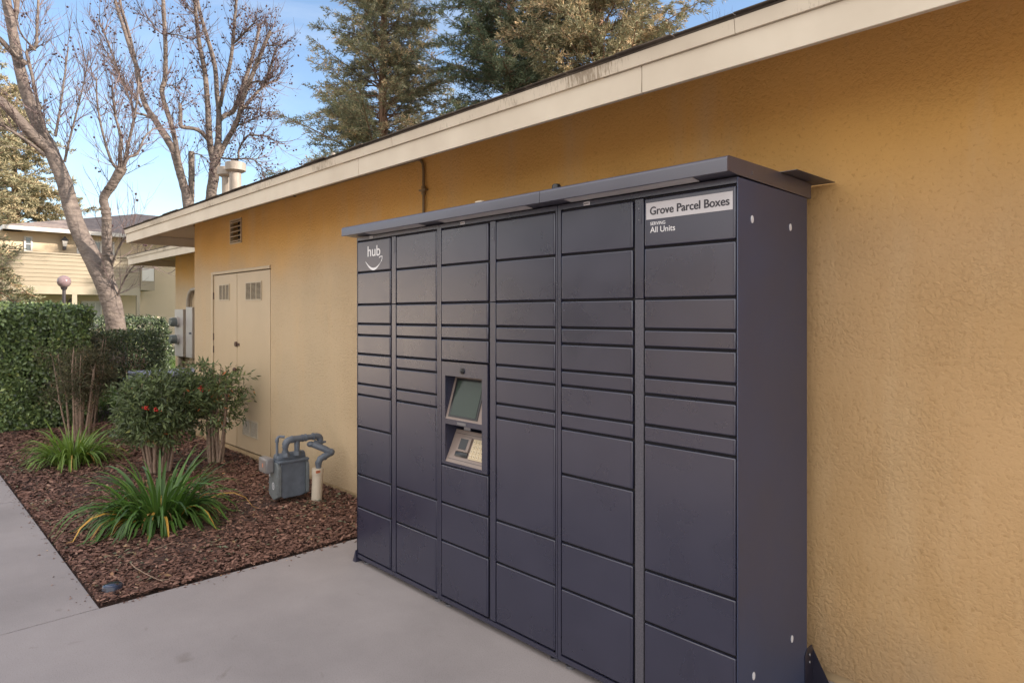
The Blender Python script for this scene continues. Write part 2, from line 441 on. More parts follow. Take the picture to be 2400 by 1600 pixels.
def concrete_mat(name, c):
    m, nt, b = new_mat(name)
    N = nt.nodes.new; L = nt.links.new
    tc = N('ShaderNodeTexCoord')
    a = N('ShaderNodeTexNoise'); a.inputs['Scale'].default_value = 1.1; a.inputs['Detail'].default_value = 9; a.inputs['Roughness'].default_value = 0.62
    L(tc.outputs['Object'], a.inputs['Vector'])
    rp = N('ShaderNodeValToRGB'); rp.color_ramp.elements[0].position = 0.3; rp.color_ramp.elements[1].position = 0.72
    rp.color_ramp.elements[0].color = (*[x*0.80 for x in c], 1); rp.color_ramp.elements[1].color = (*[x*1.12 for x in c], 1)
    L(a.outputs['Fac'], rp.inputs['Fac'])
    s = N('ShaderNodeTexNoise'); s.inputs['Scale'].default_value = 190; s.inputs['Detail'].default_value = 3; L(tc.outputs['Object'], s.inputs['Vector'])
    sr = N('ShaderNodeValToRGB'); sr.color_ramp.elements[0].position = 0.28; sr.color_ramp.elements[1].position = 0.5
    sr.color_ramp.elements[0].color = (0.80,0.79,0.78,1); sr.color_ramp.elements[1].color = (1,1,1,1); L(s.outputs['Fac'], sr.inputs['Fac'])
    # a few darker drips and spots
    v = N('ShaderNodeTexNoise'); v.inputs['Scale'].default_value = 7; v.inputs['Detail'].default_value = 3; v.inputs['Distortion'].default_value = 0.8; L(tc.outputs['Object'], v.inputs['Vector'])
    vr = N('ShaderNodeValToRGB'); vr.color_ramp.elements[0].position = 0.24; vr.color_ramp.elements[1].position = 0.33
    vr.color_ramp.elements[0].color = (0.80,0.78,0.76,1); vr.color_ramp.elements[1].color = (1,1,1,1); L(v.outputs['Fac'], vr.inputs['Fac'])
    m1 = N('ShaderNodeMix'); m1.data_type='RGBA'; m1.blend_type='MULTIPLY'; m1.inputs[0].default_value=1; L(rp.outputs['Color'], m1.inputs[6]); L(sr.outputs['Color'], m1.inputs[7])
    m2 = N('ShaderNodeMix'); m2.data_type='RGBA'; m2.blend_type='MULTIPLY'; m2.inputs[0].default_value=1; L(m1.outputs[2], m2.inputs[6]); L(vr.outputs['Color'], m2.inputs[7])
    L(m2.outputs[2], b.inputs['Base Color'])
    bp = N('ShaderNodeBump'); bp.inputs['Strength'].default_value = 0.3; bp.inputs['Distance'].default_value = 0.0015; L(s.outputs['Fac'], bp.inputs['Height'])
    L(bp.outputs['Normal'], b.inputs['Normal'])
    b.inputs['Roughness'].default_value = 0.8; b.inputs['Specular IOR Level'].default_value = 0.3
    return m

def shingle_mat(name, ca, cb):
    m, nt, b = new_mat(name)
    N = nt.nodes.new; L = nt.links.new
    tc = N('ShaderNodeTexCoord')
    mp = N('ShaderNodeMapping'); mp.inputs['Scale'].default_value = (3.0, 3.0, 14.0); L(tc.outputs['Object'], mp.inputs['Vector'])
    n = N('ShaderNodeTexNoise'); n.inputs['Scale'].default_value = 1.6; n.inputs['Detail'].default_value = 4; n.inputs['Roughness'].default_value=0.7; L(mp.outputs['Vector'], n.inputs['Vector'])
    rp = N('ShaderNodeValToRGB'); rp.color_ramp.elements[0].position = 0.35; rp.color_ramp.elements[1].position = 0.65
    rp.color_ramp.elements[0].color = (*ca,1); rp.color_ramp.elements[1].color = (*cb,1); L(n.outputs['Fac'], rp.inputs['Fac'])
    L(rp.outputs['Color'], b.inputs['Base Color']); b.inputs['Roughness'].default_value = 0.9
    w = N('ShaderNodeTexWave'); w.wave_type='BANDS'; w.bands_direction='Z'; w.wave_profile='SAW'; w.inputs['Scale'].default_value = 3.4; w.inputs['Distortion'].default_value=0.6
    L(tc.outputs['Object'], w.inputs['Vector'])
    bp = N('ShaderNodeBump'); bp.inputs['Strength'].default_value = 0.8; bp.inputs['Distance'].default_value = 0.03; L(w.outputs['Fac'], bp.inputs['Height']); L(bp.outputs['Normal'], b.inputs['Normal'])
    return m

def glass_mat(name, c, rough=0.05):
    m, nt, b = new_mat(name)
    tc = nt.nodes.new('ShaderNodeTexCoord'); no = nt.nodes.new('ShaderNodeTexNoise'); no.inputs['Scale'].default_value = 2
    nt.links.new(tc.outputs['Object'], no.inputs['Vector'])
    rp = nt.nodes.new('ShaderNodeValToRGB'); rp.color_ramp.elements[0].color = (*[x*0.7 for x in c],1); rp.color_ramp.elements[1].color = (*[x*1.3 for x in c],1)
    nt.links.new(no.outputs['Fac'], rp.inputs['Fac']); nt.links.new(rp.outputs['Color'], b.inputs['Base Color'])
    b.inputs['Roughness'].default_value = rough; b.inputs['Specular IOR Level'].default_value = 0.8
    return m

M = {}
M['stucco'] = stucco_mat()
M['fascia'] = fascia_mat('cream_fascia_board', False)
M['drip'] = fascia_mat('stained_drip_board', True)
M['soffit'] = mat('cream_soffit', (0.60,0.47,0.32), 0.75, var=0.06, vscale=3)
M['found'] = mat('painted_foundation', (0.42,0.30,0.17), 0.85, var=0.15, vscale=6, bump=0.3, bscale=60)
M['shingle'] = shingle_mat('asphalt_shingle', (0.045,0.036,0.03), (0.12,0.095,0.075))
M['concrete'] = concrete_mat('pale_concrete', (0.325,0.287,0.283))
M['slab'] = concrete_mat('slab_concrete', (0.50,0.44,0.37))
M['door'] = mat('beige_door_paint', (0.51,0.395,0.26), 0.5, var=0.05, vscale=2.0, bump=0.1, bscale=30)
M['frame'] = mat('cream_frame_paint', (0.52,0.41,0.27), 0.55, var=0.07, vscale=5)
M['dark'] = mat('dark_gap', (0.012,0.011,0.012), 0.9, var=0.1)
M['grille'] = mat('grille_paint', (0.48,0.40,0.29), 0.5, var=0.08, vscale=12)
M['rust'] = mat('rusty_steel', (0.10,0.06,0.045), 0.7, var=0.4, vscale=40)
M['conduit'] = mat('ochre_conduit_paint', (0.24,0.17,0.09), 0.5, var=0.15, vscale=9)
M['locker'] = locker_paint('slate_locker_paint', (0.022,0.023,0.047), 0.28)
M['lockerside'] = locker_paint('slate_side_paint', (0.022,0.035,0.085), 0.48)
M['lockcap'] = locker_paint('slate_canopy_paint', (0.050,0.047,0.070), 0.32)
M['gap'] = mat('locker_gap', (0.010,0.009,0.014), 0.8, var=0.1)
M['strip'] = mat('light_strip_diffuser', (0.50,0.48,0.48), 0.45, var=0.05)
M['plug'] = mat('pale_plug', (0.62,0.62,0.66), 0.5, var=0.05)
M['lettering'] = mat('white_lettering', (0.72,0.71,0.73), 0.55, var=0.03)
M['silver'] = mat('silver_label', (0.50,0.48,0.50), 0.5, var=0.05, vscale=6)
M['ink'] = mat('dark_ink', (0.035,0.032,0.042), 0.55, var=0.05)
M['kioskpanel'] = mat('kiosk_panel_paint', (0.23,0.18,0.16), 0.45, var=0.06, vscale=8)
M['cavity'] = mat('kiosk_cavity', (0.03,0.03,0.055), 0.6, var=0.1)
M['screen'] = glass_mat('dark_screen_glass', (0.040,0.055,0.045), 0.12)
M['screen'].node_tree.nodes['Principled BSDF'].inputs['Specular IOR Level'].default_value = 0.22
M['black'] = mat('black_plastic', (0.012,0.012,0.014), 0.3, var=0.1)
M['keys'] = mat('cream_keypad', (0.58,0.48,0.33), 0.5, var=0.05)
M['foot'] = mat('steel_foot', (0.20,0.20,0.22), 0.4, metal=0.6, var=0.1)
M['blackbrk'] = mat('black_bracket', (0.018,0.017,0.03), 0.4, var=0.1)
M['gasgrey'] = mat('grey_gas_paint', (0.115,0.135,0.170), 0.5, var=0.2, vscale=14, bump=0.15, bscale=60)
M['gasplate'] = mat('grey_gas_plate', (0.15,0.165,0.175), 0.55, var=0.15, vscale=14)
M['index'] = mat('index_plastic', (0.21,0.20,0.205), 0.35, var=0.08)
M['indexface'] = glass_mat('index_glass', (0.24,0.21,0.20), 0.15)
M['cream'] = mat('cream_plastic', (0.58,0.50,0.40), 0.5, var=0.06, vscale=10)
M['orange'] = mat('faded_orange_tape', (0.50,0.16,0.08), 0.6, var=0.2, vscale=60)
M['elecgrey'] = mat('pale_grey_enamel', (0.43,0.395,0.38), 0.4, var=0.05, vscale=4)
M['elecbrown'] = mat('tan_enamel_and_side_shade', (0.36,0.30,0.24), 0.5, var=0.06)
M['meterglass'] = glass_mat('meter_glass', (0.16,0.18,0.18), 0.12)
M['ac'] = mat('blue_grey_enamel', (0.22,0.24,0.32), 0.4, var=0.08)
M['acdark'] = mat('condenser_grille', (0.02,0.022,0.025), 0.6, var=0.2)
M['flue'] = mat('galvanised_flue', (0.25,0.215,0.185), 0.55, metal=0.0, var=0.3, vscale=6, stretch=(2,2,0.5))
M['mulchbase'] = mat('mulch_soil', (0.060,0.030,0.022), 0.95, var=0.5, vscale=30, bump=1.0, bscale=45, bdist=0.02)
M['lawn'] = mat('lawn_ground', (0.09,0.14,0.035), 0.95, var=0.4, vscale=6, bump=1.0, bscale=40, bdist=0.05)
M['soil'] = mat('dry_soil', (0.15,0.11,0.075), 0.95, var=0.3, vscale=3)
M['bark'] = mat('sycamore_bark', (0.185,0.150,0.130), 0.85, vscale=5.0, bump=1.0, bscale=9, bdist=0.04, stretch=(1,1,1.9), c2=(0.070,0.054,0.050), detail=10)
M['twigbark'] = mat('twig_bark', (0.13,0.092,0.09), 0.85, var=0.25, vscale=6)
M['pod'] = mat('seed_pod', (0.045,0.022,0.025), 0.9, var=0.3, vscale=20)
M['conbark'] = mat('conifer_bark', (0.22,0.13,0.085), 0.9, var=0.35, vscale=5, stretch=(3,3,0.5))
M['cane'] = mat('shrub_cane', (0.30,0.215,0.165), 0.85, var=0.3, vscale=30)
M['globe'] = mat('smoky_pink_globe', (0.20,0.14,0.15), 0.12, var=0.1, vscale=3)
M['post'] = mat('dark_lamp_post', (0.03,0.025,0.03), 0.4, var=0.1)
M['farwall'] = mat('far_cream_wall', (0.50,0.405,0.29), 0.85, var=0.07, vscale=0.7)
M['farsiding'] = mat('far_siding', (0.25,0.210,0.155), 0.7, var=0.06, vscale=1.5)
M['fartrim'] = mat('far_trim', (0.30,0.26,0.20), 0.7, var=0.05)
M['white'] = mat('white_paint', (0.50,0.48,0.46), 0.5, var=0.04)
M['farroof'] = shingle_mat('far_shingle', (0.13,0.105,0.10), (0.25,0.20,0.18))
M['pane'] = glass_mat('window_glass', (0.07,0.08,0.09), 0.06)
M['blind'] = mat('blind', (0.42,0.42,0.42), 0.6, var=0.05)
M['puck'] = mat('solar_puck', (0.03,0.035,0.06), 0.2, var=0.2)
M['steel'] = mat('brushed_ring', (0.16,0.16,0.19), 0.25, metal=0.9, var=0.05)

G_HEDGE = leaf_mat('glossy_hedge_leaf', [(0,(0.059,0.076,0.040)),(0.45,(0.150,0.215,0.080)),(0.85,(0.280,0.365,0.130)),(1,(0.459,0.527,0.173))], 0.32, 0.22, 0.6)
G_HEDGE2 = leaf_mat('dark_shrub_leaf', [(0,(0.030,0.044,0.028)),(0.5,(0.070,0.098,0.052)),(0.9,(0.137,0.188,0.074)),(1,(0.275,0.295,0.115))], 0.38, 0.18, 0.5)
G_NAND = leaf_mat('nandina_leaf', [(0,(0.058,0.075,0.043)),(0.5,(0.138,0.183,0.082)),(0.85,(0.232,0.296,0.115)),(0.97,(0.370,0.389,0.136)),(1,(0.602,0.204,0.077))], 0.45, 0.25, 0.4)
G_BROWN = leaf_mat('dry_nandina_leaf', [(0,(0.046,0.044,0.029)),(0.45,(0.111,0.111,0.058)),(0.8,(0.169,0.137,0.078)),(1,(0.338,0.156,0.072))], 0.6, 0.25, 0.3)
G_STRAP = leaf_mat('strap_leaf', [(0,(0.041,0.079,0.022)),(0.5,(0.087,0.177,0.035)),(0.86,(0.140,0.269,0.047)),(0.89,(0.492,0.293,0.059)),(0.95,(0.727,0.404,0.072)),(1,(0.469,0.317,0.178))], 0.4, 0.3, 0.5)
G_STRAP2 = leaf_mat('young_strap_leaf', [(0,(0.09,0.15,0.025)),(0.5,(0.17,0.27,0.045)),(0.93,(0.25,0.36,0.07)),(0.95,(0.55,0.36,0.08)),(1,(0.40,0.26,0.15))], 0.4, 0.35, 0.5)
G_CON = leaf_mat('olive_conifer_spray', [(0,(0.112,0.126,0.080)),(0.45,(0.280,0.288,0.175)),(0.8,(0.478,0.415,0.256)),(1,(0.840,0.576,0.350))], 0.55, 0.25, 0.35)
G_COND = leaf_mat('deep_green_conifer_spray', [(0,(0.061,0.088,0.059)),(0.5,(0.141,0.181,0.111)),(0.85,(0.269,0.299,0.179)),(1,(0.450,0.388,0.246))], 0.55, 0.22, 0.35)
G_CONT = leaf_mat('tan_tipped_conifer_spray', [(0,(0.097,0.105,0.065)),(0.4,(0.231,0.228,0.133)),(0.75,(0.408,0.333,0.205)),(1,(0.675,0.473,0.279))], 0.55, 0.25, 0.35)
G_FAR = leaf_mat('pale_far_foliage', [(0,(0.151,0.154,0.095)),(0.5,(0.302,0.278,0.172)),(1,(0.513,0.410,0.257))], 0.6, 0.25, 0.3)
G_CHIP = leaf_mat('bark_chip', [(0,(0.054,0.026,0.019)),(0.4,(0.152,0.076,0.056)),(0.75,(0.261,0.138,0.102)),(0.94,(0.360,0.220,0.161)),(0.97,(0.540,0.285,0.141)),(1,(0.614,0.513,0.403))], 0.8, 0.0, 0.3)
G_LITTER = leaf_mat('fallen_leaf', [(0,(0.12,0.14,0.09)),(0.5,(0.20,0.22,0.14)),(0.8,(0.28,0.16,0.08)),(1,(0.42,0.35,0.25))], 0.7, 0.1, 0.3)
G_GRASS = leaf_mat('lawn_blade', [(0,(0.05,0.09,0.02)),(1,(0.14,0.22,0.05))], 0.6, 0.3, 0.3)

# ------------------------------------------------------------------ ground, paving
def struct(o):
    o['kind'] = 'structure'; return o

g = MB()
g.quad((-300,-300,-0.10),(300,-300,-0.10),(300,300,-0.10),(-300,300,-0.10))
struct(g.build('ground', M['soil'], origin=(0,0,0)))
g = MB()
g.box(-60,-8.9,-40,40,-0.09,-0.035)
struct(g.build('lawn', M['lawn'], origin=(0,0,0)))
g = MB()                                  # planting bed soil, gently heaped
rnd = random.Random(5)
nx, ny = 80, 24
bx0, bx1, by0, by1 = -13.0, -3.935, -2.03, 0.02
base = len(g.v)
for j in range(ny+1):
    for i in range(nx+1):
        x = bx0+(bx1-bx0)*i/nx; y = by0+(by1-by0)*j/ny
        e = min(x-bx0, bx1-x, y-by0, 0.25+by1-y)/0.35
        z = -0.030 + 0.035*max(0,min(1,e)) + 0.012*math.sin(x*3.1+y*2)+rnd.uniform(-.006,.006)
        g.v.append((x,y,z))
for j in range(ny):
    for i in range(nx):
        a = j*(nx+1)+i
        g.f.append((a,a+1,a+nx+2,a+nx+1)); g.mi.append(0)
struct(g.build('planting_bed', M['mulchbase'], origin=(0,0,0), smooth=True))
g = MB()
e = 0.004
g.box(-3.93, 3.1-e, -2.02-4.4, 0.012, -0.12, 0.0)                      # pad in front of the lockers
for x0, x1 in ((-6.66,-3.93),(-9.4,-6.66),(-12.1,-9.4),(-14.8,-12.1)):
    g.box(x0+e, x1-e, -3.55, -2.02, -0.12, 0.0)
g.box(3.1+e, 20, -6.42, 0.012, -0.12, 0.0)
g.box(-30, -3.93-e, -9.4, -3.558, -0.12, 0.0); g.box(-3.93, 20, -9.4, -6.43, -0.12, 0.0)  # unseen court paving, added to bounce sunlight up under the eave
struct(g.build('concrete_walkway', M['concrete'], bevel=0.006, origin=(0,0,0)))
g = MB()
g.box(-18.6,-16.9,-12,14,-0.08,-0.015)
g.box(-23.5,-18.6,-0.4,1.0,-0.08,-0.012)
struct(g.build('cross_path', M['slab'], origin=(0,0,0)))

# bark chips
rng = np.random.default_rng(11)
def chips(n, x0, x1, y0, y1, smin, smax):
    P = np.stack([rng.uniform(x0,x1,n), rng.uniform(y0,y1,n), rng.uniform(0.004,0.022,n)],1)
    a = rng.uniform(0,2*np.pi,n); tl = rng.normal(0,0.22,n)
    D = np.stack([np.cos(a),np.sin(a),tl],1)
    N = np.stack([rng.normal(0,0.35,n),rng.normal(0,0.35,n),np.ones(n)],1)
    L = rng.uniform(smin,smax,n); W = L*rng.uniform(0.25,0.5,n)
    return P,D,N,L,W
sets = [chips(36000,-6.6,-3.94,-2.02,0.0,0.012,0.046), chips(19000,-10.6,-6.6,-2.02,0.0,0.022,0.055)]
P,D,N,L,W = [np.concatenate([s[k] for s in sets]) for k in range(5)]
P[:,0] = np.minimum(P[:,0], -3.95 - L*0.5*0+0)
P = P - nrm(D)*L.reshape(-1,1)*0.5
P[:,1] = np.clip(P[:,1], -2.012, 0.03)
# hexagonal slivers instead of diamonds
Dn = nrm(D); Sd = nrm(np.cross(Dn,N)); Nn = nrm(np.cross(Sd,Dn)); Lc=L.reshape(-1,1); Wc=W.reshape(-1,1)
k1 = rng.uniform(0.3,0.5,(len(P),1)); k2 = rng.uniform(0.3,0.5,(len(P),1))
hexv = [P-Sd*Wc*k1*0.6, P+Dn*Lc*0.3-Sd*Wc*0.5+Nn*Wc*0.12, P+Dn*Lc*0.8-Sd*Wc*k2, P+Dn*Lc, P+Dn*Lc*0.7+Sd*Wc*0.5+Nn*Wc*0.1, P+Dn*Lc*0.2+Sd*Wc*k1]
V = np.stack(hexv,1).reshape(-1,3); keep = None
V[:,0] = np.minimum(V[:,0], -3.934); V[:,1] = np.maximum(V[:,1], -2.017)
i = np.arange(len(P))*6
F = np.stack([i,i+1,i+2,i+3,i+4,i+5],1)
cv = np.repeat(np.clip(rng.beta(2.0,2.2,len(P)) + (P[:,0]<-7)*0.0,0,1),6)
mulch = numpy_mesh('bark_mulch', V, F, G_CHIP, None, cv)
tag(mulch, 'reddish brown bark chip mulch covering the planting bed', 'mulch', kind='stuff')
ns = 150
Ps = np.stack([-3.93+rng.exponential(.025,ns), rng.uniform(-2.0,-.05,ns), np.full(ns,.003)],1)
Pw = np.stack([rng.uniform(-9,-3.95,ns), -2.02-rng.exponential(.025,ns), np.full(ns,.003)],1)
Ps = np.concatenate([Ps,Pw]); a = rng.uniform(0,2*np.pi,len(Ps)); Ls = rng.uniform(.006,.03,len(Ps))
sp_ = leaves('spilled_mulch', G_CHIP, None, Ps, np.stack([np.cos(a),np.sin(a),np.full(len(Ps),.03)],1), np.tile([0,0,1.0],(len(Ps),1)), Ls, Ls*.4, .15, None, rng)
tag(sp_, 'loose bark crumbs spilled over the concrete edge', 'mulch', kind='stuff')
# litter
n = 520
P = np.stack([rng.uniform(-8.6,-3.98,n), rng.uniform(-2.0,-0.03,n), rng.uniform(0.018,0.030,n)],1)
n2 = 240
cl = np.array([(-5.1,-0.9),(-4.75,-0.4),(-4.6,-1.75),(-5.6,-1.85),(-6.3,-1.9),(-4.35,-1.3),(-4.9,-0.15),(-7.8,-1.9)])
ci = rng.integers(0,len(cl),n2); Pc = np.concatenate([cl[ci]+rng.normal(0,0.10,(n2,2)), rng.uniform(0.02,0.034,(n2,1))],1)
P = np.concatenate([P,Pc]); P[:,0]=np.minimum(P[:,0],-3.98); P[:,1]=np.clip(P[:,1],-1.99,-0.02); n = len(P)
a = rng.uniform(0,2*np.pi,n)
lit = leaves('leaf_litter', G_LITTER, None, P, np.stack([np.cos(a),np.sin(a),rng.normal(0.1,0.2,n)],1),
       np.stack([rng.normal(0,.3,n),rng.normal(0,.3,n),np.ones(n)],1), rng.uniform(0.02,0.05,n), rng.uniform(0.008,0.018,n), 0.2, None, rng)
tag(lit, 'scattered fallen leaflets lying on the bark mulch', 'leaf litter', kind='stuff')
def stick(pts, r, label, name='fallen_twig'):
    m = MB()
    for pl in pts: m.tube(pl, [r*(1-0.6*i/(len(pl)-1)) for i in range(len(pl))], 5)
    return tag(m.build(name, mat(name+'_bark',(0.30,0.21,0.15),0.8,var=0.2,vscale=40), smooth=True), label, 'twig', 'fallen twigs on the mulch')
stick([[(-4.40,-1.76,.035),(-4.30,-1.765,.04),(-4.18,-1.745,.035),(-4.06,-1.72,.032),(-3.99,-1.70,.03)],[(-4.10,-1.728,.033),(-4.08,-1.76,.028)],[(-4.02,-1.708,.03),(-4.00,-1.67,.03)]],0.0035,'long pale forked twig lying on mulch near the corner of the bed')
stick([[(-4.57,-1.58,.03),(-4.55,-1.52,.05),(-4.57,-1.47,.045),(-4.50,-1.40,.03)]],0.0025,'short crooked twig on mulch behind the long forked twig')
stick([[(-4.03,-0.82,.03),(-4.1,-0.74,.04),(-4.17,-0.70,.03)]],0.0025,'thin twig on mulch near the lockers')

# lawn blades far behind the shrubs
n = 26000
P = np.stack([rng.uniform(-16.8,-10.6,n), rng.uniform(-3.5,1.6,n), np.full(n,-0.03)],1)
far = rng.random(n) < 0.4
P[far,0] = rng.uniform(-24,-18.7,far.sum()); P[far,1] = rng.uniform(-4,5,far.sum())
m_ = (P[:,1] > -2.0) | (P[:,0] < -15); P = P[m_]; n = len(P)
a = rng.uniform(0,2*np.pi,n)
gr = leaves('lawn_grass', G_GRASS, None, P, np.stack([np.cos(a)*.4,np.sin(a)*.4,np.ones(n)],1), np.stack([np.sin(a),np.cos(a),np.zeros(n)],1), rng.uniform(.05,.12,n), rng.uniform(.008,.016,n), .2, None, rng)
tag(gr, 'green lawn grass beyond the clipped shrubs', 'grass', kind='stuff')

# ------------------------------------------------------------------ yellow stucco building
bld = empty('yellow_stucco_building', (-4, 0, 0), 'single storey ochre stucco building with cream eaves behind the parcel locker', 'building')
EZ0, EZ1 = 2.44, 2.545
# main wall (front) with a door opening and a vent opening
DX0, DX1, DZ0, DZ1 = -8.063, -6.433, 0.055, 2.03
VX0, VX1, VZ0, VZ1 = -7.484, -7.163, 2.318, 2.592
WL, WR, WT = -8.663, 12.0, 2.765
w = MB()
T = 0.16
def wp(x0,x1,z0,z1): w.box(x0,x1,0.0,T,z0,z1)
wp(WL, DX0, 0.04, WT); wp(DX1, WR, 0.04, WT)
wp(DX0, DX1, DZ1, VZ0); wp(DX0, VX0, VZ0, VZ1); wp(VX1, DX1, VZ0, VZ1); wp(DX0, DX1, VZ1, WT)
w.box(WL, WL+T, T, 9.0, 0.04, WT)
w.box(WR-T, WR, T, 9.0, 0.04, WT)
w.box(WL+T, WR-T, 9.0-T, 9.0, 0.04, WT)
# set back wing
w.box(-12.75, WL-0.002, 1.01, 1.01+T, 0.04, 2.765)
w.box(-12.75, -12.75+T, 1.01+T, 9.0, 0.04, 2.765)
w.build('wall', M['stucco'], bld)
f = MB()
f.box(WL+.004, WR-.004, 0.012, 0.2, -0.10, 0.0385)
f.box(-12.746, WL-.002, 1.022, 1.2, -0.10, 0.0385)
f.box(DX0, DX1, -0.012, 0.011, -0.10, 0.052)
f.build('foundation', M['found'], bld)

# roof: two hip volumes
def hip(mb, x0, x1, y0, y1, z, pitch, thick=0.025):
    h = (y1-y0)/2*pitch; ym=(y0+y1)/2; d=(y1-y0)/2
    a,b,c,d4 = (x0,y0,z),(x1,y0,z),(x1,y1,z),(x0,y1,z)
    r0,r1 = (x0+d,ym,z+h),(x1-d,ym,z+h)
    if x1-x0 <= 2*d: r0=r1=((x0+x1)/2,ym,z+(x1-x0)/2*pitch)
    mb.poly([a,b,r1,r0] if r0!=r1 else [a,b,r0]); mb.poly([c,d4,r0,r1] if r0!=r1 else [c,d4,r0])
    mb.poly([d4,a,r0]); mb.poly([b,c,r1])
    zz = z-thick
    for p,q in ((a,b),(b,c),(c,d4),(d4,a)):
        mb.quad((p[0],p[1],zz),(q[0],q[1],zz),q,p)
RX0, RX1, RY0 = WL-0.615, WR+0.615, -0.615
r = MB(); hip(r, RX0-.018, RX1+.018, RY0-.018, 9.6, 2.606, 0.30, 0.009)
hip(r, -13.385, -8.9, 0.377, 9.6, 2.606, 0.30, 0.016)
rf = r.build('roof', M['shingle'], bld)
# ragged shingle tabs along the front edge
r = MB(); rr = random.Random(3)
x = RX0-.02
while x < RX1:
    wdt = rr.uniform(0.12,0.34)
    r.box(x, min(x+wdt-.004,RX1), RY0-.030-rr.uniform(0,.012), RY0+0.3, 2.6065+rr.uniform(0,.002), 2.609+rr.uniform(0,.006))
    x += wdt
r.build('shingle_edge', M['shingle'], rf)
def eave(x0, x1, y0, yb, z0, z1, z2, joints):
    """front fascia board with drip board above, and the return along the left end"""
    fm = MB(); e = 0.0012
    xs = [x0]+joints+[x1]
    for a,b in zip(xs[:-1], xs[1:]):
        fm.box(a+(e if a!=x0 else 0), b-(e if b!=x1 else 0), y0, y0+0.022, z0, z1)
    fm.box(x0, x0+0.022, y0+0.0225, yb, z0, z1)
    fo = fm.build('fascia', M['fascia'], bld, bevel=0.002, seg=1)
    dm = MB()
    xs = [x0-.010]+[j+0.41 for j in joints]+[x1]
    for a,b in zip(xs[:-1], xs[1:]):
        dm.prism([(a+e,y0-.012,z1+.001),(a+e,y0+.03,z1+.001),(a+e,y0+.03,z2),(a+e,y0-.020,z2)], (b-a-2*e,0,0))
    dm.box(x0-.010, x0+.02, y0+.0305, yb, z1+.001, z2-.001)
    dm.build('drip_board', M['drip'], fo)
    return fo
eave(RX0, RX1, RY0, 9.6, 2.432, 2.543, 2.595, [-6.9,-3.72,-1.53,1.2,4.6,8.0])
eave(-13.367, RX0+0.5, 0.395, 9.6, 2.432, 2.543, 2.589, [-11.2])
s = MB()     # sloping soffit boards, hip and jack rafters
def soffit(x0, y0, xw, yw, x1, z0=2.548, z1=2.735):
    s.prism([(x0+.03,y0+.03,z0),(x1,y0+.03,z0),(x1,yw,z1),(xw,yw,z1)], (0,0,0.012))
    s.prism([(x0+.03,9.0,z0),(x0+.03,y0+.03,z0),(xw,yw,z1),(xw,9.0,z1)], (0,0,0.012))
soffit(RX0, RY0, WL, 0.0, RX1-.03)
soffit(-13.367, 0.395, -12.75, 1.01, RX0+.4)
so = s.build('soffit', M['soffit'], bld)
s = MB()
def hipraft(x0,y0,xw,yw,z0=2.546,z1=2.733):
    d = Vector((xw-x0, yw-y0, 0)).normalized(); sd = Vector((-d.y,d.x,0))*0.022
    a = Vector((x0+.03,y0+.03,z0)); b = Vector((xw,yw,z1))
    s.prism([a+sd,a-sd,a-sd-Vector((0,0,.02)),a+sd-Vector((0,0,.02))], (0,0,0.001))
    n=len(s.v)
    P8=[a-sd,a+sd,b+sd,b-sd]
    s.v += [tuple(p-Vector((0,0,.10 if k>1 else 0.03))) for k,p in enumerate(P8)]+[tuple(p) for p in P8]
    for q in ((0,1,2,3),(7,6,5,4),(0,4,5,1),(1,5,6,2),(2,6,7,3),(3,7,4,0)):
        s.f.append(tuple(n+i for i in q)); s.mi.append(0)
hipraft(RX0,RY0,WL-.004,-.004); s.build('rafter', M['frame'], so)
s = MB(); hipraft(-13.367,.395,-12.754,1.006); s.build('rafter', M['frame'], so)

# door pair
def grille(parent, x0, x1, z0, z1, y, rows, cols):
    o = MB(); t = 0.012
    o.box(x0,x1,y-.008,y-.001,z0,z0+t); o.box(x0,x1,y-.008,y-.001,z1-t,z1)
    o.box(x0,x0+t,y-.008,y-.001,z0+t,z1-t); o.box(x1-t,x1,y-.008,y-.001,z0+t,z1-t)
    for k in range(1,cols):
        xc = x0+(x1-x0)*k/cols; o.box(xc-.006,xc+.006,y-.0075,y-.001,z0+t,z1-t)
    for k in range(rows):
        zc = z0+t+(z1-z0-2*t)*(k+.5)/rows; hh=(z1-z0)/rows*0.22
        o.quad((x0+t,y-.007,zc-hh),(x1-t,y-.007,zc-hh),(x1-t,y-.002,zc+hh),(x0+t,y-.002,zc+hh))
    g_ = o.build('grille', M['grille'], parent)
    b = MB(); b.quad((x0+t,y-.0012,z0+t),(x1-t,y-.0012,z0+t),(x1-t,y-.0012,z1-t),(x0+t,y-.0012,z1-t))
    b.build('grille_backing', mat('grille_shadow',(0.035,0.026,0.018),0.9), g_)
df = MB()
df.box(DX0, -7.998, -0.014, 0.05, DZ0, DZ1)
df.box(-7.998, DX1, -0.014, 0.05, 1.998, DZ1)
df.build('door_frame', M['frame'], bld, bevel=0.003)
b = MB(); b.box(-7.998, DX1, 0.045, 0.06, DZ0, 1.998); b.build('door_void', M['dark'], bld)
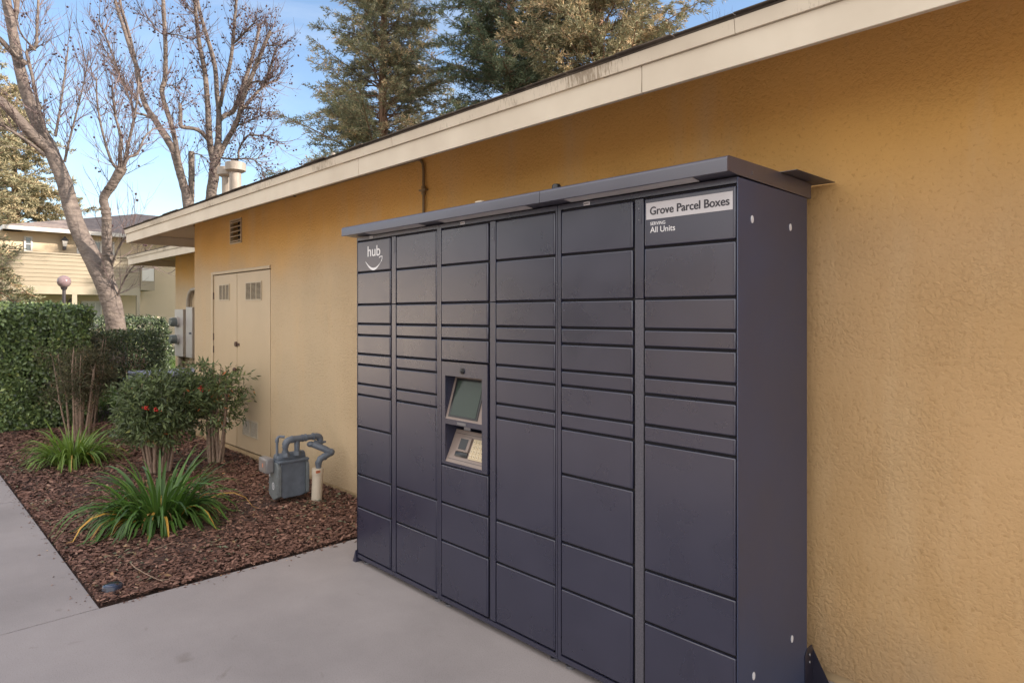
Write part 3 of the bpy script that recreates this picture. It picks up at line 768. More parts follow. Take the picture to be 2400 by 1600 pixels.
for x0,x1,first in ((-7.985,-7.302,True),(-7.290,-6.440,False)):
    d = MB(); d.box(x0,x1,-0.004,0.036,0.066,1.988)
    dd = d.build('door', M['door'], bld, bevel=0.003)
    if first:
        grille(dd, -7.815,-7.51,1.69,1.878,-0.004,14,3); grille(dd,-7.80,-7.50,0.22,0.405,-0.004,14,2)
        for z in (0.35,1.12,1.27,1.75):
            h = MB(); h.tube([(x0-.004,-.008,z-.04),(x0-.004,-.008,z+.04)],.007,6); h.build('hinge', M['rust'], dd)
    else:
        grille(dd, -7.045,-6.637,1.68,1.878,-0.004,14,3); grille(dd,-7.13,-6.725,0.22,0.405,-0.004,14,2)
        h = MB(); h.tube([(-7.24,-.004,.925),(-7.24,-.035,.925)],.012,10); h.ball((-7.24,-.052,.925),.026,1,.8,1,12,8)
        h.build('knob', M['rust'], dd, smooth=True)
        h = MB(); h.box(-7.36,-7.22,-.012,-.0045,1.185,1.215); h.box(-7.30,-7.27,-.03,-.0125,1.175,1.23); h.build('hasp', M['rust'], dd, bevel=.002)
# louvre vent
v = MB(); t=.016
v.box(VX0,VX1,-.012,.02,VZ0,VZ0+t); v.box(VX0,VX1,-.012,.02,VZ1-t,VZ1)
v.box(VX0,VX0+t,-.012,.02,VZ0+t,VZ1-t); v.box(VX1-t,VX1,-.012,.02,VZ0+t,VZ1-t)
vo = v.build('vent_frame', M['frame'], bld)
v = MB()
for k in range(5):
    z = VZ0+.03+k*.052
    v.prism([(VX0+t,-.010,z-.004),(VX0+t,-.010,z+.006),(VX0+t,.045,z+.036),(VX0+t,.045,z+.026)],(VX1-VX0-2*t,0,0))
v.build('louvre', M['frame'], vo)
v = MB(); v.quad((VX0,.08,VZ0),(VX1,.08,VZ0),(VX1,.08,VZ1),(VX0,.08,VZ1)); v.build('vent_void', M['dark'], vo)

# conduit on the wall
c = MB()
pts=[(-3.825,-.016,1.2),(-3.825,-.016,2.575),(-3.832,-.016,2.625),(-3.86,-.016,2.655),(-3.90,-.016,2.665),(-8.3,-.016,2.668)]
c.tube(pts,.0105,10); c.tube([(-3.825,-.016,2.40),(-3.825,-.016,2.46)],.0165,10)
c.box(-3.862,-3.788,-.032,-.0005,2.425,2.437)
c.box(-5.9,-5.87,-.032,-.0005,2.650,2.686)
tag(c.build('conduit', M['conduit'], smooth=True), 'thin painted conduit bending down the ochre wall behind the locker', 'conduit')

# ------------------------------------------------------------------ parcel locker
lk = empty('parcel_locker', (-2.306,-0.43,0), 'tall dark slate parcel locker bank with canopy, many doors and a screen kiosk', 'parcel locker')
XL, XR = -3.552, -1.060
YF, YB, ZB, ZT = -0.725, -0.130, 0.030, 2.004
XM = [-3.552,-2.7285,-1.8905,-1.060]
sh = MB()
sh.box(XL, XL+.004, YF, YB, ZB, ZT)
sh.box(XL+.0045, XR-.0045, YB-.004, YB, ZB, ZT)
sh.box(XL+.0045, XR-.0045, YF+.03, YB-.0045, ZT-.006, ZT)
sh.box(XL+.0045, XR-.0045, YF+.03, YB-.0045, ZB, ZB+.006)
sh.build('cabinet', M['locker'], lk)
sp = MB(); sp.box(XR-.004, XR, YF, YB, ZB, ZT)
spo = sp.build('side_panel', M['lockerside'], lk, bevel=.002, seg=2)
for y,z in ((-.620,1.868),(-.295,1.870),(-.280,.261),(-.608,.243)):
    p = MB(); p.tube([(XR+.0001,y,z),(XR+.0022,y,z)],.5,14)
    c0 = p.v; p.v = [(a, y+(b_-y)*.019, z+(c_-z)*.028) for a,b_,c_ in c0]
    p.build('plug', M['plug'], spo, smooth=True)
# frame: stiles and rails
GAP = 0.0095
fr = MB()
for i in range(3):
    a, b_ = XM[i]+.0012, XM[i+1]-.0012
    cols_ = {0:((-3.541,-3.183),(-3.172,-3.130),(-3.121,-2.748)),1:((-2.707,-2.342),(-2.329,-2.289),(-2.283,-1.905)),2:((-1.867,-1.496),(-1.486,-1.446),(-1.440,-1.068))}[i]
    fr.box(a, cols_[0][0]-.004, YF, YF+.03, ZB, ZT)
    fr.box(cols_[2][1]+.004, b_ if i<2 else XR-.0045, YF, YF+.03, ZB, ZT)
    fr.box(cols_[0][0]-.0035, cols_[2][1]+.0035, YF, YF+.03, 1.984, ZT)
    fr.box(cols_[0][0]-.0035, cols_[2][1]+.0035, YF, YF+.03, ZB, 0.052)
fr.build('frame', M['locker'], lk, bevel=.0015, seg=2)
bk = MB()      # dark backing seen in the gaps
yb0, yb1 = -0.712, -0.705
bk.box(XL+.012, XR-.012, yb0, yb1, 1.289, 1.983); bk.box(XL+.012, XR-.012, yb0, yb1, .053, .748)
bk.box(XL+.012, -2.708, yb0, yb1, .7485, 1.2885); bk.box(-2.341, XR-.012, yb0, yb1, .7485, 1.2885)
bk.build('backing', M['gap'], lk)
PA = [1.979,1.787,1.590,1.473,1.404,1.289,1.223,1.105,1.038,.547,.347,.056]
PB = [1.979,1.787,1.590,1.473,1.404,1.289,1.223,1.105,1.038,.841,.547,.347,.056]
PC = [1.979,1.787,1.590,1.473,1.404,1.289,None,.748,.547,.347,.056]
COLS = [(-3.541,-3.183,PB),(-3.121,-2.748,PA),(-2.707,-2.342,PC),(-2.283,-1.905,PA),(-1.867,-1.496,PB),(-1.440,-1.068,PA)]
def door_mesh(x0,x1,z0,z1,y0=-.7265,y1=-.7135,dent=None):
    """pressed steel door: rounded rim, a shallow step along its free right edge and top lip"""
    b = MB(); b.box(x0,x1,y0,y1,z0,z1); return b
rd = random.Random(8)
doors = {}
for ci,(x0,x1,pat) in enumerate(COLS):
    for k in range(len(pat)-1):
        zt, zb = pat[k], pat[k+1]
        if zt is None or zb is None: continue
        j = rd.uniform(-.0007,.0007)
        o = door_mesh(x0, x1, zb+GAP/2+.0005, zt-GAP/2, -.7265+j, -.7135).build('door', M['locker'], lk, bevel=.0042, seg=3)
        doors[(ci,k)] = o
        # folded edge at the free right side of each door
        e_ = MB(); e_.box(x1-.0095, x1-.008, -.7275+j, -.7266+j, zb+GAP/2+.006, zt-GAP/2-.006)
        e_.build('door_fold', M['locker'], o)
# narrow filler posts between the door columns
for i,(x0,x1) in enumerate(((-3.172,-3.130),(-2.329,-2.289),(-1.486,-1.446))):
    for z0,z1 in ((.056,1.588),(1.592,1.979)):
        b = MB(); b.box(x0,x1,-.7245,-.7135,z0,z1); p = b.build('filler_post', M['locker'] if z0>1 or i!=2 else mat('speckled_filler',(0.075,0.072,0.09),0.5,var=.35,vscale=160), lk, bevel=.002)
        if z0 > 1:
            xc=(x0+x1)/2
            q = MB(); q.box(xc-.012,xc+.012,-.7262,-.7247,1.884,1.952); q.build('cover_plate', M['locker'], p, bevel=.004)
            q = MB()
            for zz in (1.897,1.940): q.tube([(xc,-.7264,zz),(xc,-.7272,zz)],.0025,8)
            q.build('screw', M['foot'], p)
# header stickers
for xa,xb in ((-3.406,-3.372),(-2.55,-2.517),(-1.743,-1.710)):
    b = MB(); b.box(xa,xb,-.7262,-.7252,1.9860,2.0005); so_ = b.build('sticker', M['silver'], lk)
    b = MB()
    for k in range(5): b.box(xa+.004+k*.0052,xa+.004+k*.0052+rd.uniform(.002,.004),-.7267,-.72625,1.9905,1.9955)
    b.build('print', M['ink'], so_)
# feet
for x in (-3.49,-2.775,-2.683,-1.935,-1.845,-1.12):
    for y in (-.69,-.17):
        b = MB(); b.tube([(x,y,0),(x,y,.011)],.022,16); b.tube([(x,y,.011),(x,y,.0299)],.007,8); b.build('foot', M['foot'], lk, smooth=True)
# canopy: two folded sheets with a rounded front
def canopy(x0,x1,name):
    c_ = MB(); prof=[]
    for k in range(5):
        a = R(90*k/4); prof.append((-.790-.014*math.sin(a), 2.052+.014*math.cos(a)))
    top=[(-.0935,2.067),(-.45,2.071)]+[(y,z) for y,z in prof]
    bot=[(-.804,2.012),(-.799,2.010),(-.794,2.016),(-.735,2.0105),(-.0935,2.0055)]
    pts=[(x0,y,z) for y,z in top+bot]
    c_.prism(pts,(x1-x0,0,0))
    return c_.build(name, M['lockcap'], lk, smooth=True)
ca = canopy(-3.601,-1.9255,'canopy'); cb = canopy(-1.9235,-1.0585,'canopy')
for par,a,b_ in ((ca,-3.36,-2.83),(ca,-2.66,-2.03),(cb,-1.80,-1.20)):
    s_ = MB(); s_.prism([(a,-.792,2.0125),(a,-.738,2.006),(a,-.738,2.009),(a,-.792,2.0155)],(b_-a,0,0)); s_.build('light_strip', M['strip'], par)
fl = MB(); fl.prism([(-3.6,-.383,2.0715),(-.998,-.383,2.0715),(-.992,-.012,2.0745),(-3.6,-.012,2.0745)],(0,0,.0018)); fl.build('rear_flashing', M['lockcap'], lk)
bt = MB()
for z in (2.028,2.035): bt.tube([(XR+.0016,-.62,z),(XR+.0040,-.62,z)],.003,6)
bt.build('rivet', M['foot'], lk)
# brackets
br = MB()
br.box(XR+.0005, XR+.004, -.158,-.075,0.0,.150); br.prism([(XR+.0005,-.158,.150),(XR+.0005,-.075,.150),(XR+.0005,-.09,.172),(XR+.0005,-.135,.172)],(.0035,0,0))
br.prism([(XR+.004,-.078,.15),(XR+.004,-.078,0),(XR+.085,-.078,0)],(0,.003,0)); br.box(XR+.004,XR+.085,-.158,-.0785,0,.004)
bo = br.build('anchor_bracket', M['blackbrk'], lk)
q = MB()
for z in (.142,.112): q.ball((XR+.006,-.118,z),.0065,.6,1,1,8,6)
q.build('bolt', M['foot'], bo, smooth=True)
br = MB(); br.box(XL-.003,XL-.0003,-.735,-.60,0,.075); br.prism([(XL-.003,-.7345,.075),(XL-.003,-.7345,0),(XL-.036,-.7345,0)],(0,.003,0)); br.box(XL-.036,XL-.003,-.731,-.60,0,.004)
br.build('anchor_bracket', M['locker'], lk)
# kiosk column
kx0,kx1,kz0,kz1 = -2.704,-2.345,.752,1.285
ox0,ox1 = -2.674,-2.386
ko = MB(); ky0,ky1=-.7265,-.712
ko.box(kx0,kx1,ky0,ky1,1.213,kz1); ko.box(kx0,kx1,ky0,ky1,kz0,.767)
ko.box(kx0,ox0,ky0,ky1,.7672,1.2128); ko.box(ox1,kx1,ky0,ky1,.7672,1.2128)
ko.box(ox0,ox1,ky0,ky1,.963,.990)
kk = ko.build('kiosk_bezel', M['locker'], lk)
cv_ = MB()
cv_.box(ox0-.006,ox0-.0005,-.7115,-.56,.76,1.22); cv_.box(ox1+.0005,ox1+.006,-.7115,-.56,.76,1.22)
cv_.box(ox0-.006,ox1+.006,-.7115,-.56,1.2205,1.226); cv_.box(ox0-.006,ox1+.006,-.7115,-.56,.975,.980); cv_.box(ox0-.006,ox1+.006,-.565,-.56,.7605,.9745); cv_.box(ox0-.006,ox1+.006,-.565,-.56,.9805,1.2200)
cv_.build('cavity', M['cavity'], kk)
def sloped(name, za, ya, zb, yb, mt, parent, x0=ox0+.0005, x1=ox1-.0005, th=.004):
    b = MB(); b.prism([(x0,ya,za),(x0,yb,zb),(x0,yb+th,zb),(x0,ya+th,za)],(x1-x0,0,0)); return b.build(name, mt, parent)
scp = sloped('screen_panel', .9895, -.7255, 1.212, -.655, M['kioskpanel'], kk)
def on(za,ya,zb,yb,t,off):       # point on a slope
    ny, nz = -(zb-za), (yb-ya); l = math.hypot(ny,nz)
    return (ya+(yb-ya)*t + ny/l*off, za+(zb-za)*t + nz/l*off)
def plate(name, slope, t0,t1,x0,x1,off,th,mt,parent,bevel=0):
    y0,z0 = on(*slope,t0,off); y1,z1 = on(*slope,t1,off); y0b,z0b = on(*slope,t0,off-th); y1b,z1b = on(*slope,t1,off-th)
    b = MB(); b.prism([(x0,y0,z0),(x0,y1,z1),(x0,y1b,z1b),(x0,y0b,z0b)],(x1-x0,0,0)); return b.build(name, mt, parent, bevel=bevel)
S1 = (.9895,-.7255,1.212,-.655)
plate('screen_rim', S1, .055,.925,-2.653,-2.424,.0035,.003,M['black'],scp)
plate('screen', S1, .095,.88,-2.637,-2.438,.0048,.001,M['screen'],scp)
S2 = (.7675,-.7250,.925,-.650)
kp = sloped('control_panel', .7675,-.7250,.925,-.650, M['kioskpanel'], kk)
plate('panel_groove', S2, .10,.112,ox0+.01,ox1-.01,.0006,.0005,M['black'],kp)
plate('panel_groove', S2, .885,.897,ox0+.01,ox1-.01,.0006,.0005,M['black'],kp)
rdp = plate('card_reader', S2, .36,.80,-2.612,-2.520,.012,.0115,M['kioskpanel'],kp,bevel=.003)
plate('reader_window', S2, .42,.74,-2.597,-2.538,.0130,.0008,M['black'],rdp)
plate('card_slot', S2, .21,.35,-2.615,-2.520,.007,.0065,M['black'],kp,bevel=.002)
kpd = plate('keypad', S2, .20,.80,-2.508,-2.400,.005,.0045,M['keys'],kp,bevel=.0015)
for rr_ in range(4):
    for cc in range(4):
        t0 = .235+rr_*.14; x0 = -2.502+cc*.0255
        plate('key', S2, t0, t0+.10, x0, x0+.019, .0085,.0032,M['keys'],kpd,bevel=.001)
        y_,z_ = on(*S2,t0+.05,.0088)
        b = MB()
        if cc<3 or rr_<3: b.box(x0+.0075,x0+.0115,y_-.0002,y_+.0004,z_-.003,z_+.003); b.build('key_mark', M['ink'], kpd)
plate('speaker_slot', (.9640,-.7270,.9895,-.7270), .2,.7,-2.575,-2.505,.0015,.001,M['foot'],kk)
b = MB(); b.box(-2.565,-2.515,-.690,-.686,.938,.9625); b.build('scanner_window', M['foot'], kk)
ln = MB(); ln.tube([(-2.533,-.727,1.243),(-2.533,-.733,1.243)],[.016,.014],18); ln.ball((-2.533,-.733,1.243),.010,1,.6,1,12,6)
ln.build('camera_lens', M['black'], kk, smooth=True)
# small things on top of the cabinet
b = MB(); b.tube([(-2.099,-.5,2.0705),(-2.099,-.5,2.150),(-2.099,-.5,2.158)],[.022,.022,.017],18)
tag(b.build('antenna', M['black'], smooth=True), 'short black antenna stub standing on top of the parcel locker canopy', 'antenna')
b = MB(); b.box(-2.685,-2.650,-.512,-.486,2.0705,2.148); b.prism([(-2.672,-.514,2.118),(-2.640,-.514,2.150),(-2.625,-.514,2.135),(-2.632,-.514,2.110)],(0,.03,0))
tag(b.build('sensor', M['cream'], bevel=.003), 'small cream sensor head on top of the parcel locker', 'sensor')

# lettering
def text(body, x, z, h, mt, parent, y=-.7283, sx=1.0, bold=0.0, name='lettering', width=None):
    cu = bpy.data.curves.new(name, 'FONT'); cu.body = body; cu.size = 1.0; cu.extrude = 0.0; cu.offset = 0.0
    o = bpy.data.objects.new(name, cu); col.objects.link(o)
    dg = bpy.context.evaluated_depsgraph_get()
    me = bpy.data.meshes.new_from_object(o.evaluated_get(dg))
    bpy.data.objects.remove(o); bpy.data.curves.remove(cu)
    co = np.zeros(len(me.vertices)*3, np.float32); me.vertices.foreach_get('co', co); co = co.reshape(-1,3)
    me0 = None
    k = h/0.70                                   # cap height of the built in face
    x0 = co[:,0].min(); wd = (co[:,0].max()-x0)*k
    kx = k*sx if width is None else width/(co[:,0].max()-x0)
    new = np.stack([(co[:,0]-x0)*kx, np.zeros(len(co)), co[:,1]*k],1).astype(np.float32)
    me.vertices.foreach_set('co', new.ravel())
    if bold > 0:
        bm = bmesh.new(); bm.from_mesh(me)
        offs = [(-bold,0),(bold,0),(0,-bold*.6),(0,bold*.6)]
        for n_, (ox, oz) in enumerate(offs):
            tmp = me.copy(); tmp.transform(Matrix.Translation((ox, -0.00006*(n_+1), oz))); bm.from_mesh(tmp); bpy.data.meshes.remove(tmp)
        bm.to_mesh(me); bm.free()
    me.materials.clear(); me.materials.append(mt); me.update()
    q = bpy.data.objects.new(name, me); col.objects.link(q); q.parent = parent
    off = Vector((0,0,0)); p = parent
    while p is not None:
        off += p.location; p = p.parent
    q.location = Vector((x,y,z)) - off
    return q
sign = doors[(5,0)]
b = MB(); b.box(-1.4315,-1.0775,-.7279,-.7273,1.8935,1.9570); lab = b.build('name_label', M['silver'], sign)
text('Grove Parcel Boxes', -1.413, 1.9105, .0300, M['ink'], sign, y=-.7284, bold=.0014, width=.323)
text('SERVING', -1.413, 1.8705, .0125, M['lettering'], sign, y=-.7277, bold=.0003, width=.066)
text('All Units', -1.413, 1.8425, .0220, M['lettering'], sign, y=-.7277, bold=.0003, width=.108)
hubd = doors[(0,0)]
text('hub', -3.424, 1.880, .062, M['lettering'], hubd, y=-.7277, bold=.0016, width=.137)
# curved swoosh with arrow head
sw = MB(); n_=18
ptsT=[]; ptsB=[]
for k in range(n_+1):
    t=k/n_; x=-3.449+t*.170
    zc = 1.858-.052*math.sin(math.pi*(t*.86+.04))
    th = .0105*math.sin(math.pi*min(1,t*1.02+.02))**.8+.0015
    ptsT.append((x,zc+th*.25)); ptsB.append((x,zc-th))
for k in range(n_):
    sw.quad((ptsB[k][0],-.7277,ptsB[k][1]),(ptsB[k+1][0],-.7277,ptsB[k+1][1]),(ptsT[k+1][0],-.7277,ptsT[k+1][1]),(ptsT[k][0],-.7277,ptsT[k][1]))
def stroke(pts,wd):
    for (xa,za),(xb,zb) in zip(pts[:-1],pts[1:]):
        d=Vector((xb-xa,zb-za)).normalized(); nx_,nz_=-d.y*wd/2,d.x*wd/2
        sw.quad((xa-nx_,-.7278,za-nz_),(xb-nx_,-.7278,zb-nz_),(xb+nx_,-.7278,zb+nz_),(xa+nx_,-.7278,za+nz_))
stroke([(-3.300,1.866),(-3.285,1.8725),(-3.266,1.8725)],.0055)
stroke([(-3.2655,1.8750),(-3.2675,1.858),(-3.277,1.842)],.0055)
sw.build('arrow_emblem', M['lettering'], hubd)

# ------------------------------------------------------------------ gas meter
gm = empty('gas_meter', (-5.08,-.44,0), 'grey gas meter with looping pipes and a cream riser sleeve by the wall', 'gas meter')
b = MB()
prof = [(-.545,.075),(-.520,.055),(-.36,.055),(-.335,.075),(-.335,.335),(-.36,.352),(-.520,.352),(-.545,.335)]
b.prism([(-5.150,y,z) for y,z in prof],(.142,0,0))
bo = b.build('meter_body', M['gasgrey'], gm, bevel=.006)
b = MB()
for y0,y1 in ((-.578,-.545),(-.335,-.306)):      # bolted end covers with a pointed foot
    b = MB(); b.prism([(-5.165,y0,.30),(-5.165,y0,.075),(-5.08,y0,.035),(-4.994,y0,.075),(-4.994,y0,.30),(-5.02,y0,.345),(-5.14,y0,.345)],(0,y1-y0,0))
    b.build('end_cover', M['gasplate'], bo, bevel=.008)
b = MB(); b.prism([(-5.165,-.57,.338),(-4.99,-.57,.338),(-4.99,-.31,.338),(-5.165,-.31,.338)],(0,0,.02)); b.tube([(-5.08,-.56,.365),(-5.08,-.32,.365)],.045,12)
b.build('meter_top', M['gasgrey'], bo, bevel=.006)
b = MB()
for z in (.11,.17,.24):
    for y in (-.583,):
        for x in (-5.155,-5.004): b.ball((x,-.58,z),.005,n=6,rings=4)
b.build('cover_bolt', M['gasplate'], bo)
b = MB(); b.box(-5.205,-5.055,-.645,-.580,.262,.382); ix = b.build('index_box', M['index'], gm, bevel=.012)
b = MB(); b.box(-5.192,-5.068,-.6475,-.6455,.278,.366); b.build('dial_window', M['indexface'], ix, bevel=.002)
b = MB(); b.box(-5.125,-5.110,-.6488,-.6476,.31,.34); b.build('dial_mark', M['orange'], ix)
b = MB()
for a in range(24):
    a0,a1=R(15*a),R(15*a+15)
    b.quad((-5.075+.022*math.cos(a0),-.5795,.155+.03*math.sin(a0)),(-5.075+.022*math.cos(a1),-.5795,.155+.03*math.sin(a1)),(-5.075+.015*math.cos(a1),-.5795,.155+.021*math.sin(a1)),(-5.075+.015*math.cos(a0),-.5795,.155+.021*math.sin(a0)))
b.box(-5.079,-5.071,-.580,-.579,.143,.167)
b.build('round_emblem', M['plug'], bo)
b = MB(); b.box(-5.155,-5.13,-.5805,-.579,.222,.248); b.build('tag_plate', M['plug'], bo)
def arc(c, r, a0, a1, ax, bx, n=5):
    return [Vector(c)+Vector(ax)*(r*math.cos(a0+(a1-a0)*k/n))+Vector(bx)*(r*math.sin(a0+(a1-a0)*k/n)) for k in range(n+1)]
pp = MB(); X_=-5.02
pz=.518
# inlet, tee and top run
pp.tube([(X_,-.505,.40),(X_,-.505,.47)]+[(X_,-.505+.045*(1-math.cos(R(18*k))),.47+.048*math.sin(R(18*k))) for k in range(1,6)]+[(X_,-.25,pz)],[.021,.021]+[.028]*5+[.021],12)
pp.tube([(X_,-.50,.385),(X_,-.50,.405),(X_,-.50,.42)],[.030,.030,.024],6)
pp.tube([(X_,-.405,.385),(X_,-.405,.41),(X_,-.405,.42)],[.030,.030,.024],6)
pp.tube([(X_,-.405,.41),(X_,-.405,pz)],[.021,.024],12)
pp.tube([(X_,-.445,pz),(X_,-.368,pz)],.027,12); pp.tube([(X_,-.36,pz),(X_,-.335,pz)],.027,12)
pp.tube([(X_,-.26,pz)]+[(X_,-.235+.035*math.sin(R(22.5*k)),pz-.035*(1-math.cos(R(22.5*k)))) for k in range(5)]+[(X_,-.20,.44)],[.026]+[.027]*5+[.021],12)
# regulator body and valve
pp.tube([(X_,-.26,.462),(X_+.02,-.22,.448)],[.030,.028],12)
pp.ball((X_,-.285,.458),.030,1,1.1,.8,12,8)
pp.tube([(X_+.01,-.27,.455),(-4.945,-.20,.418),(-4.93,-.165,.392)],[.026,.028,.028],12)
pp.ball((-4.93,-.152,.385),.033,1,1,1,12,8)
pp.tube([(-4.93,-.155,.38),(-4.93,-.20,.362),(-4.93,-.245,.345),(-4.93,-.262,.315),(-4.93,-.262,.262)],[.026,.026,.027,.026,.021],12)
pp.tube([(-4.93,-.262,.30),(-4.93,-.262,.325)],.027,12)
pp.box(-5.0,-4.985,-.235,-.165,.458,.474)
for ya_ in (-.452,-.362,-.335,-.268): pp.tube([(X_,ya_,pz),(X_,ya_+.010,pz)],.031,12)
for za_ in (.425,.462): pp.tube([(X_,-.505,za_),(X_,-.505,za_+.008)],.027,12)
pp.tube([(X_,-.20,.452),(X_,-.20,.470)],.027,12)
pp.tube([(-4.93,-.205,.359),(-4.93,-.215,.355)],.031,12)
# slim tube from the index side
pp.tube([(-5.06,-.555,.37),(-5.06,-.555,.525)]+[(-5.06+.0,-.555+.022*(1-math.cos(R(30*k))),.525+.022*math.sin(R(30*k))) for k in range(1,4)]+[(-5.04,-.50,.543)],.0115,8)
pp.tube([(-5.06,-.555,.505),(-5.06,-.555,.53)],.016,8)
pp.build('pipework', M['gasgrey'], gm, smooth=True)
b = MB(); b.tube([(-4.93,-.280,-.02),(-4.93,-.268,.262)],.043,20); rs = b.build('riser_sleeve', M['cream'], gm, smooth=True)
b = MB(); b.tube([(-4.93,-.270,.225),(-4.93,-.268,.272)],[.047,.047],20); b.build('sleeve_collar', M['cream'], rs, smooth=True)
b = MB(); b.box(-4.93+.036,-4.93+.0485,-.305,-.272,.243,.262); b.build('tape', M['orange'], rs)

# ------------------------------------------------------------------ electrical service on the set back wall
YW = 1.01
el = empty('electric_meter_panel', (-12.2,YW,0.8), 'pale grey electric meter cabinet with two round glass meters on the set back wall', 'electric meter')
b = MB(); b.box(-12.42,-11.98,YW-.115,YW-.002,.80,1.62); cbn = b.build('cabinet', M['elecgrey'], el, bevel=.006)
b = MB(); b.box(-11.9795,-11.97,YW-.112,YW-.003,.803,1.617); b.build('cabinet_shade_side', M['elecbrown'], cbn)  # side toned darker than the front: its shade put into the colour
for z in (1.40,1.10):
    b = MB(); b.tube([(-12.23,YW-.116,z),(-12.23,YW-.15,z)],.088,20); r_ = b.build('meter_ring', M['elecgrey'], cbn, smooth=True)
    b = MB(); b.tube([(-12.23,YW-.15,z),(-12.23,YW-.22,z),(-12.23,YW-.25,z)],[.078,.076,.066],20); b.build('meter_glass', M['meterglass'], r_, smooth=True)
for x0,x1,zz,lb in ((-11.86,-11.55,1.655,'tall pale grey disconnect box next to the electric meter cabinet'),(-11.36,-11.05,1.655,'tall pale grey disconnect box nearest the wall corner')):
    bx = empty('disconnect_box', ((x0+x1)/2,YW,.8), lb, 'electrical box', 'disconnect boxes on the set back wall')
    b = MB(); b.box(x0,x1,YW-.105,YW-.002,.80,zz); o_ = b.build('box_cover', M['elecgrey'], bx, bevel=.006)
    b = MB(); b.box(x1+.0005,x1+.008,YW-.10,YW-.003,.803,zz-.003); b.build('box_shade_side', M['elecbrown'], bx)  # darker skin on one side, shade put into its colour
    b = MB(); b.box(x1-.05,x1-.03,YW-.14,YW-.106,1.20,1.23); b.build('latch', M['gasgrey'], bx)
cd = MB()
cd.tube([(-11.92,YW-.05,1.62),(-11.90,YW-.05,1.80),(-11.83,YW-.05,1.90),(-11.72,YW-.05,1.95),(-11.22,YW-.05,1.975)],.035,12)
cd.box(-11.24,-11.10,YW-.10,YW-.002,1.92,2.04)
cd.tube([(-11.16,YW-.05,1.92),(-11.16,YW-.05,1.656)],.033,12)
cd.tube([(-12.3,YW-.05,.80),(-12.3,YW-.05,-.05)],.05,12); cd.tube([(-11.05,YW-.05,.80),(-11.05,YW-.05,-.05)],.035,12)
tag(cd.build('service_conduit', M['elecbrown'], smooth=True), 'tan service conduit looping over the disconnect boxes to a junction box', 'conduit')

# air conditioner condenser
ac = empty('condenser_unit', (-9.72,0.0,0.07), 'blue grey air conditioner condenser hidden behind the clipped shrub', 'air conditioner')
b = MB(); b.box(-10.12,-9.34,-.40,.42,.705,.752); b.build('top_panel', M['ac'], ac, bevel=.012)
b = MB(); b.box(-10.09,-9.37,-.37,.39,.075,.704); cs = b.build('coil_case', M['acdark'], ac)
b = MB()
for k in range(14):
    z=.11+k*.042; b.box(-10.1,-9.36,-.376,-.3705,z,z+.012); b.box(-9.3695,-9.364,-.36,.38,z,z+.012)
for x,y in ((-10.1,-.38),(-9.38,-.38),(-9.38,.38)): b.box(x-.01,x+.012,y-.01,y+.012,.076,.704)
b.build('coil_guard', M['ac'], cs)
b = MB(); b.box(-10.25,-9.15,-.54,.55,-.03,.075); tag(b.build('concrete_pad', M['slab'], bevel=.01), 'low concrete pad under the condenser unit', 'concrete pad')

# solar puck
pk = empty('ground_light', (-4.114,-1.921,0), 'small round dark blue path light on the mulch at the bed corner', 'garden light')
b = MB(); b.tube([(-4.114,-1.921,-.02),(-4.114,-1.921,.034),(-4.114,-1.921,.040)],[.050,.050,.044],28); b.build('housing', M['puck'], pk, smooth=True)
b = MB(); b.tube([(-4.114,-1.921,.0402),(-4.114,-1.921,.043)],[.034,.030],24); b.build('lens', M['steel'], pk, smooth=True)

# flues
for (px,py,s_,rad,capr,topz,lb,gp) in ((562,460,11.35,.098,.170,4.17,'galvanised roof flue with wide cap, the nearer of the two',None),(533,470,11.65,.092,.165,4.15,'galvanised roof flue with wide cap, standing behind the other',None)):
    p = S(px-(10 if rad>.095 else 0),py,s_)
    e_ = empty('roof_flue', (p.x,p.y,2.9), lb, 'flue', 'flues on the roof')
    b = MB(); b.tube([(p.x+.03,p.y,2.7),(p.x,p.y,3.55),(p.x-.01,p.y,topz-.1)],[rad*1.05,rad,rad],20,wob=.02,rnd=rd); b.build('pipe', M['flue'], e_, smooth=True)
    b = MB(); b.tube([(p.x,p.y,topz-.16),(p.x,p.y,topz-.13),(p.x,p.y,topz),(p.x,p.y,topz+.012)],[rad*1.2,capr,capr,capr*.9],24); b.build('cap', M['flue'], e_, smooth=True)
p = S(781,372,14.0)
b = MB(); b.tube([(p.x,p.y,3.2),(p.x,p.y,S(781,359,14).z)],.045,12)
tag(b.build('vent_pipe', M['flue'], smooth=True), 'short pale vent pipe rising just above the roof edge near the conifers', 'vent pipe')

# ------------------------------------------------------------------ far two storey building
fb = empty('apartment_building', (-33,4,0), 'cream two storey apartment building with long balcony at the far left', 'building')
FX = -31.0; BX = -29.5
w = MB()
w.box(FX-10, FX, 1.06, 16, -0.1, 4.79)
w.build('wall', M['farwall'], fb)
w = MB()   # balcony siding, each lap its own course, thick parapet
k = 0; z = 2.62
while z < 3.80:
    w.prism([(BX,-1.4,z),(BX+.03,-1.4,z),(BX+.008,-1.4,z+.152),(BX,-1.4,z+.152)],(0,6.13,0)); z += .152
w.box(BX-.10,BX-.0005,-1.4,4.73,2.50,3.80)
w.box(FX+.001,BX-.1005,4.60,4.73,2.50,3.80); w.box(FX+.001,BX-.1005,-1.4,-1.28,2.5,3.8); w.box(FX+.001,BX-.1005,-1.27,4.59,2.5,2.62)
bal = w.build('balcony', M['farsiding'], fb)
w = MB(); w.box(BX-.12,BX+.06,-1.42,4.75,3.802,3.85); w.build('rail_cap', M['fartrim'], bal)
w = MB(); w.box(BX-.08,BX+.045,-1.4,4.73,2.30,2.615); w.build('beam', M['fartrim'], bal)
w = MB(); w.box(FX+.001,BX+.1,4.735,5.25,2.52,3.5); w.build('side_bay', M['farsiding'], fb)
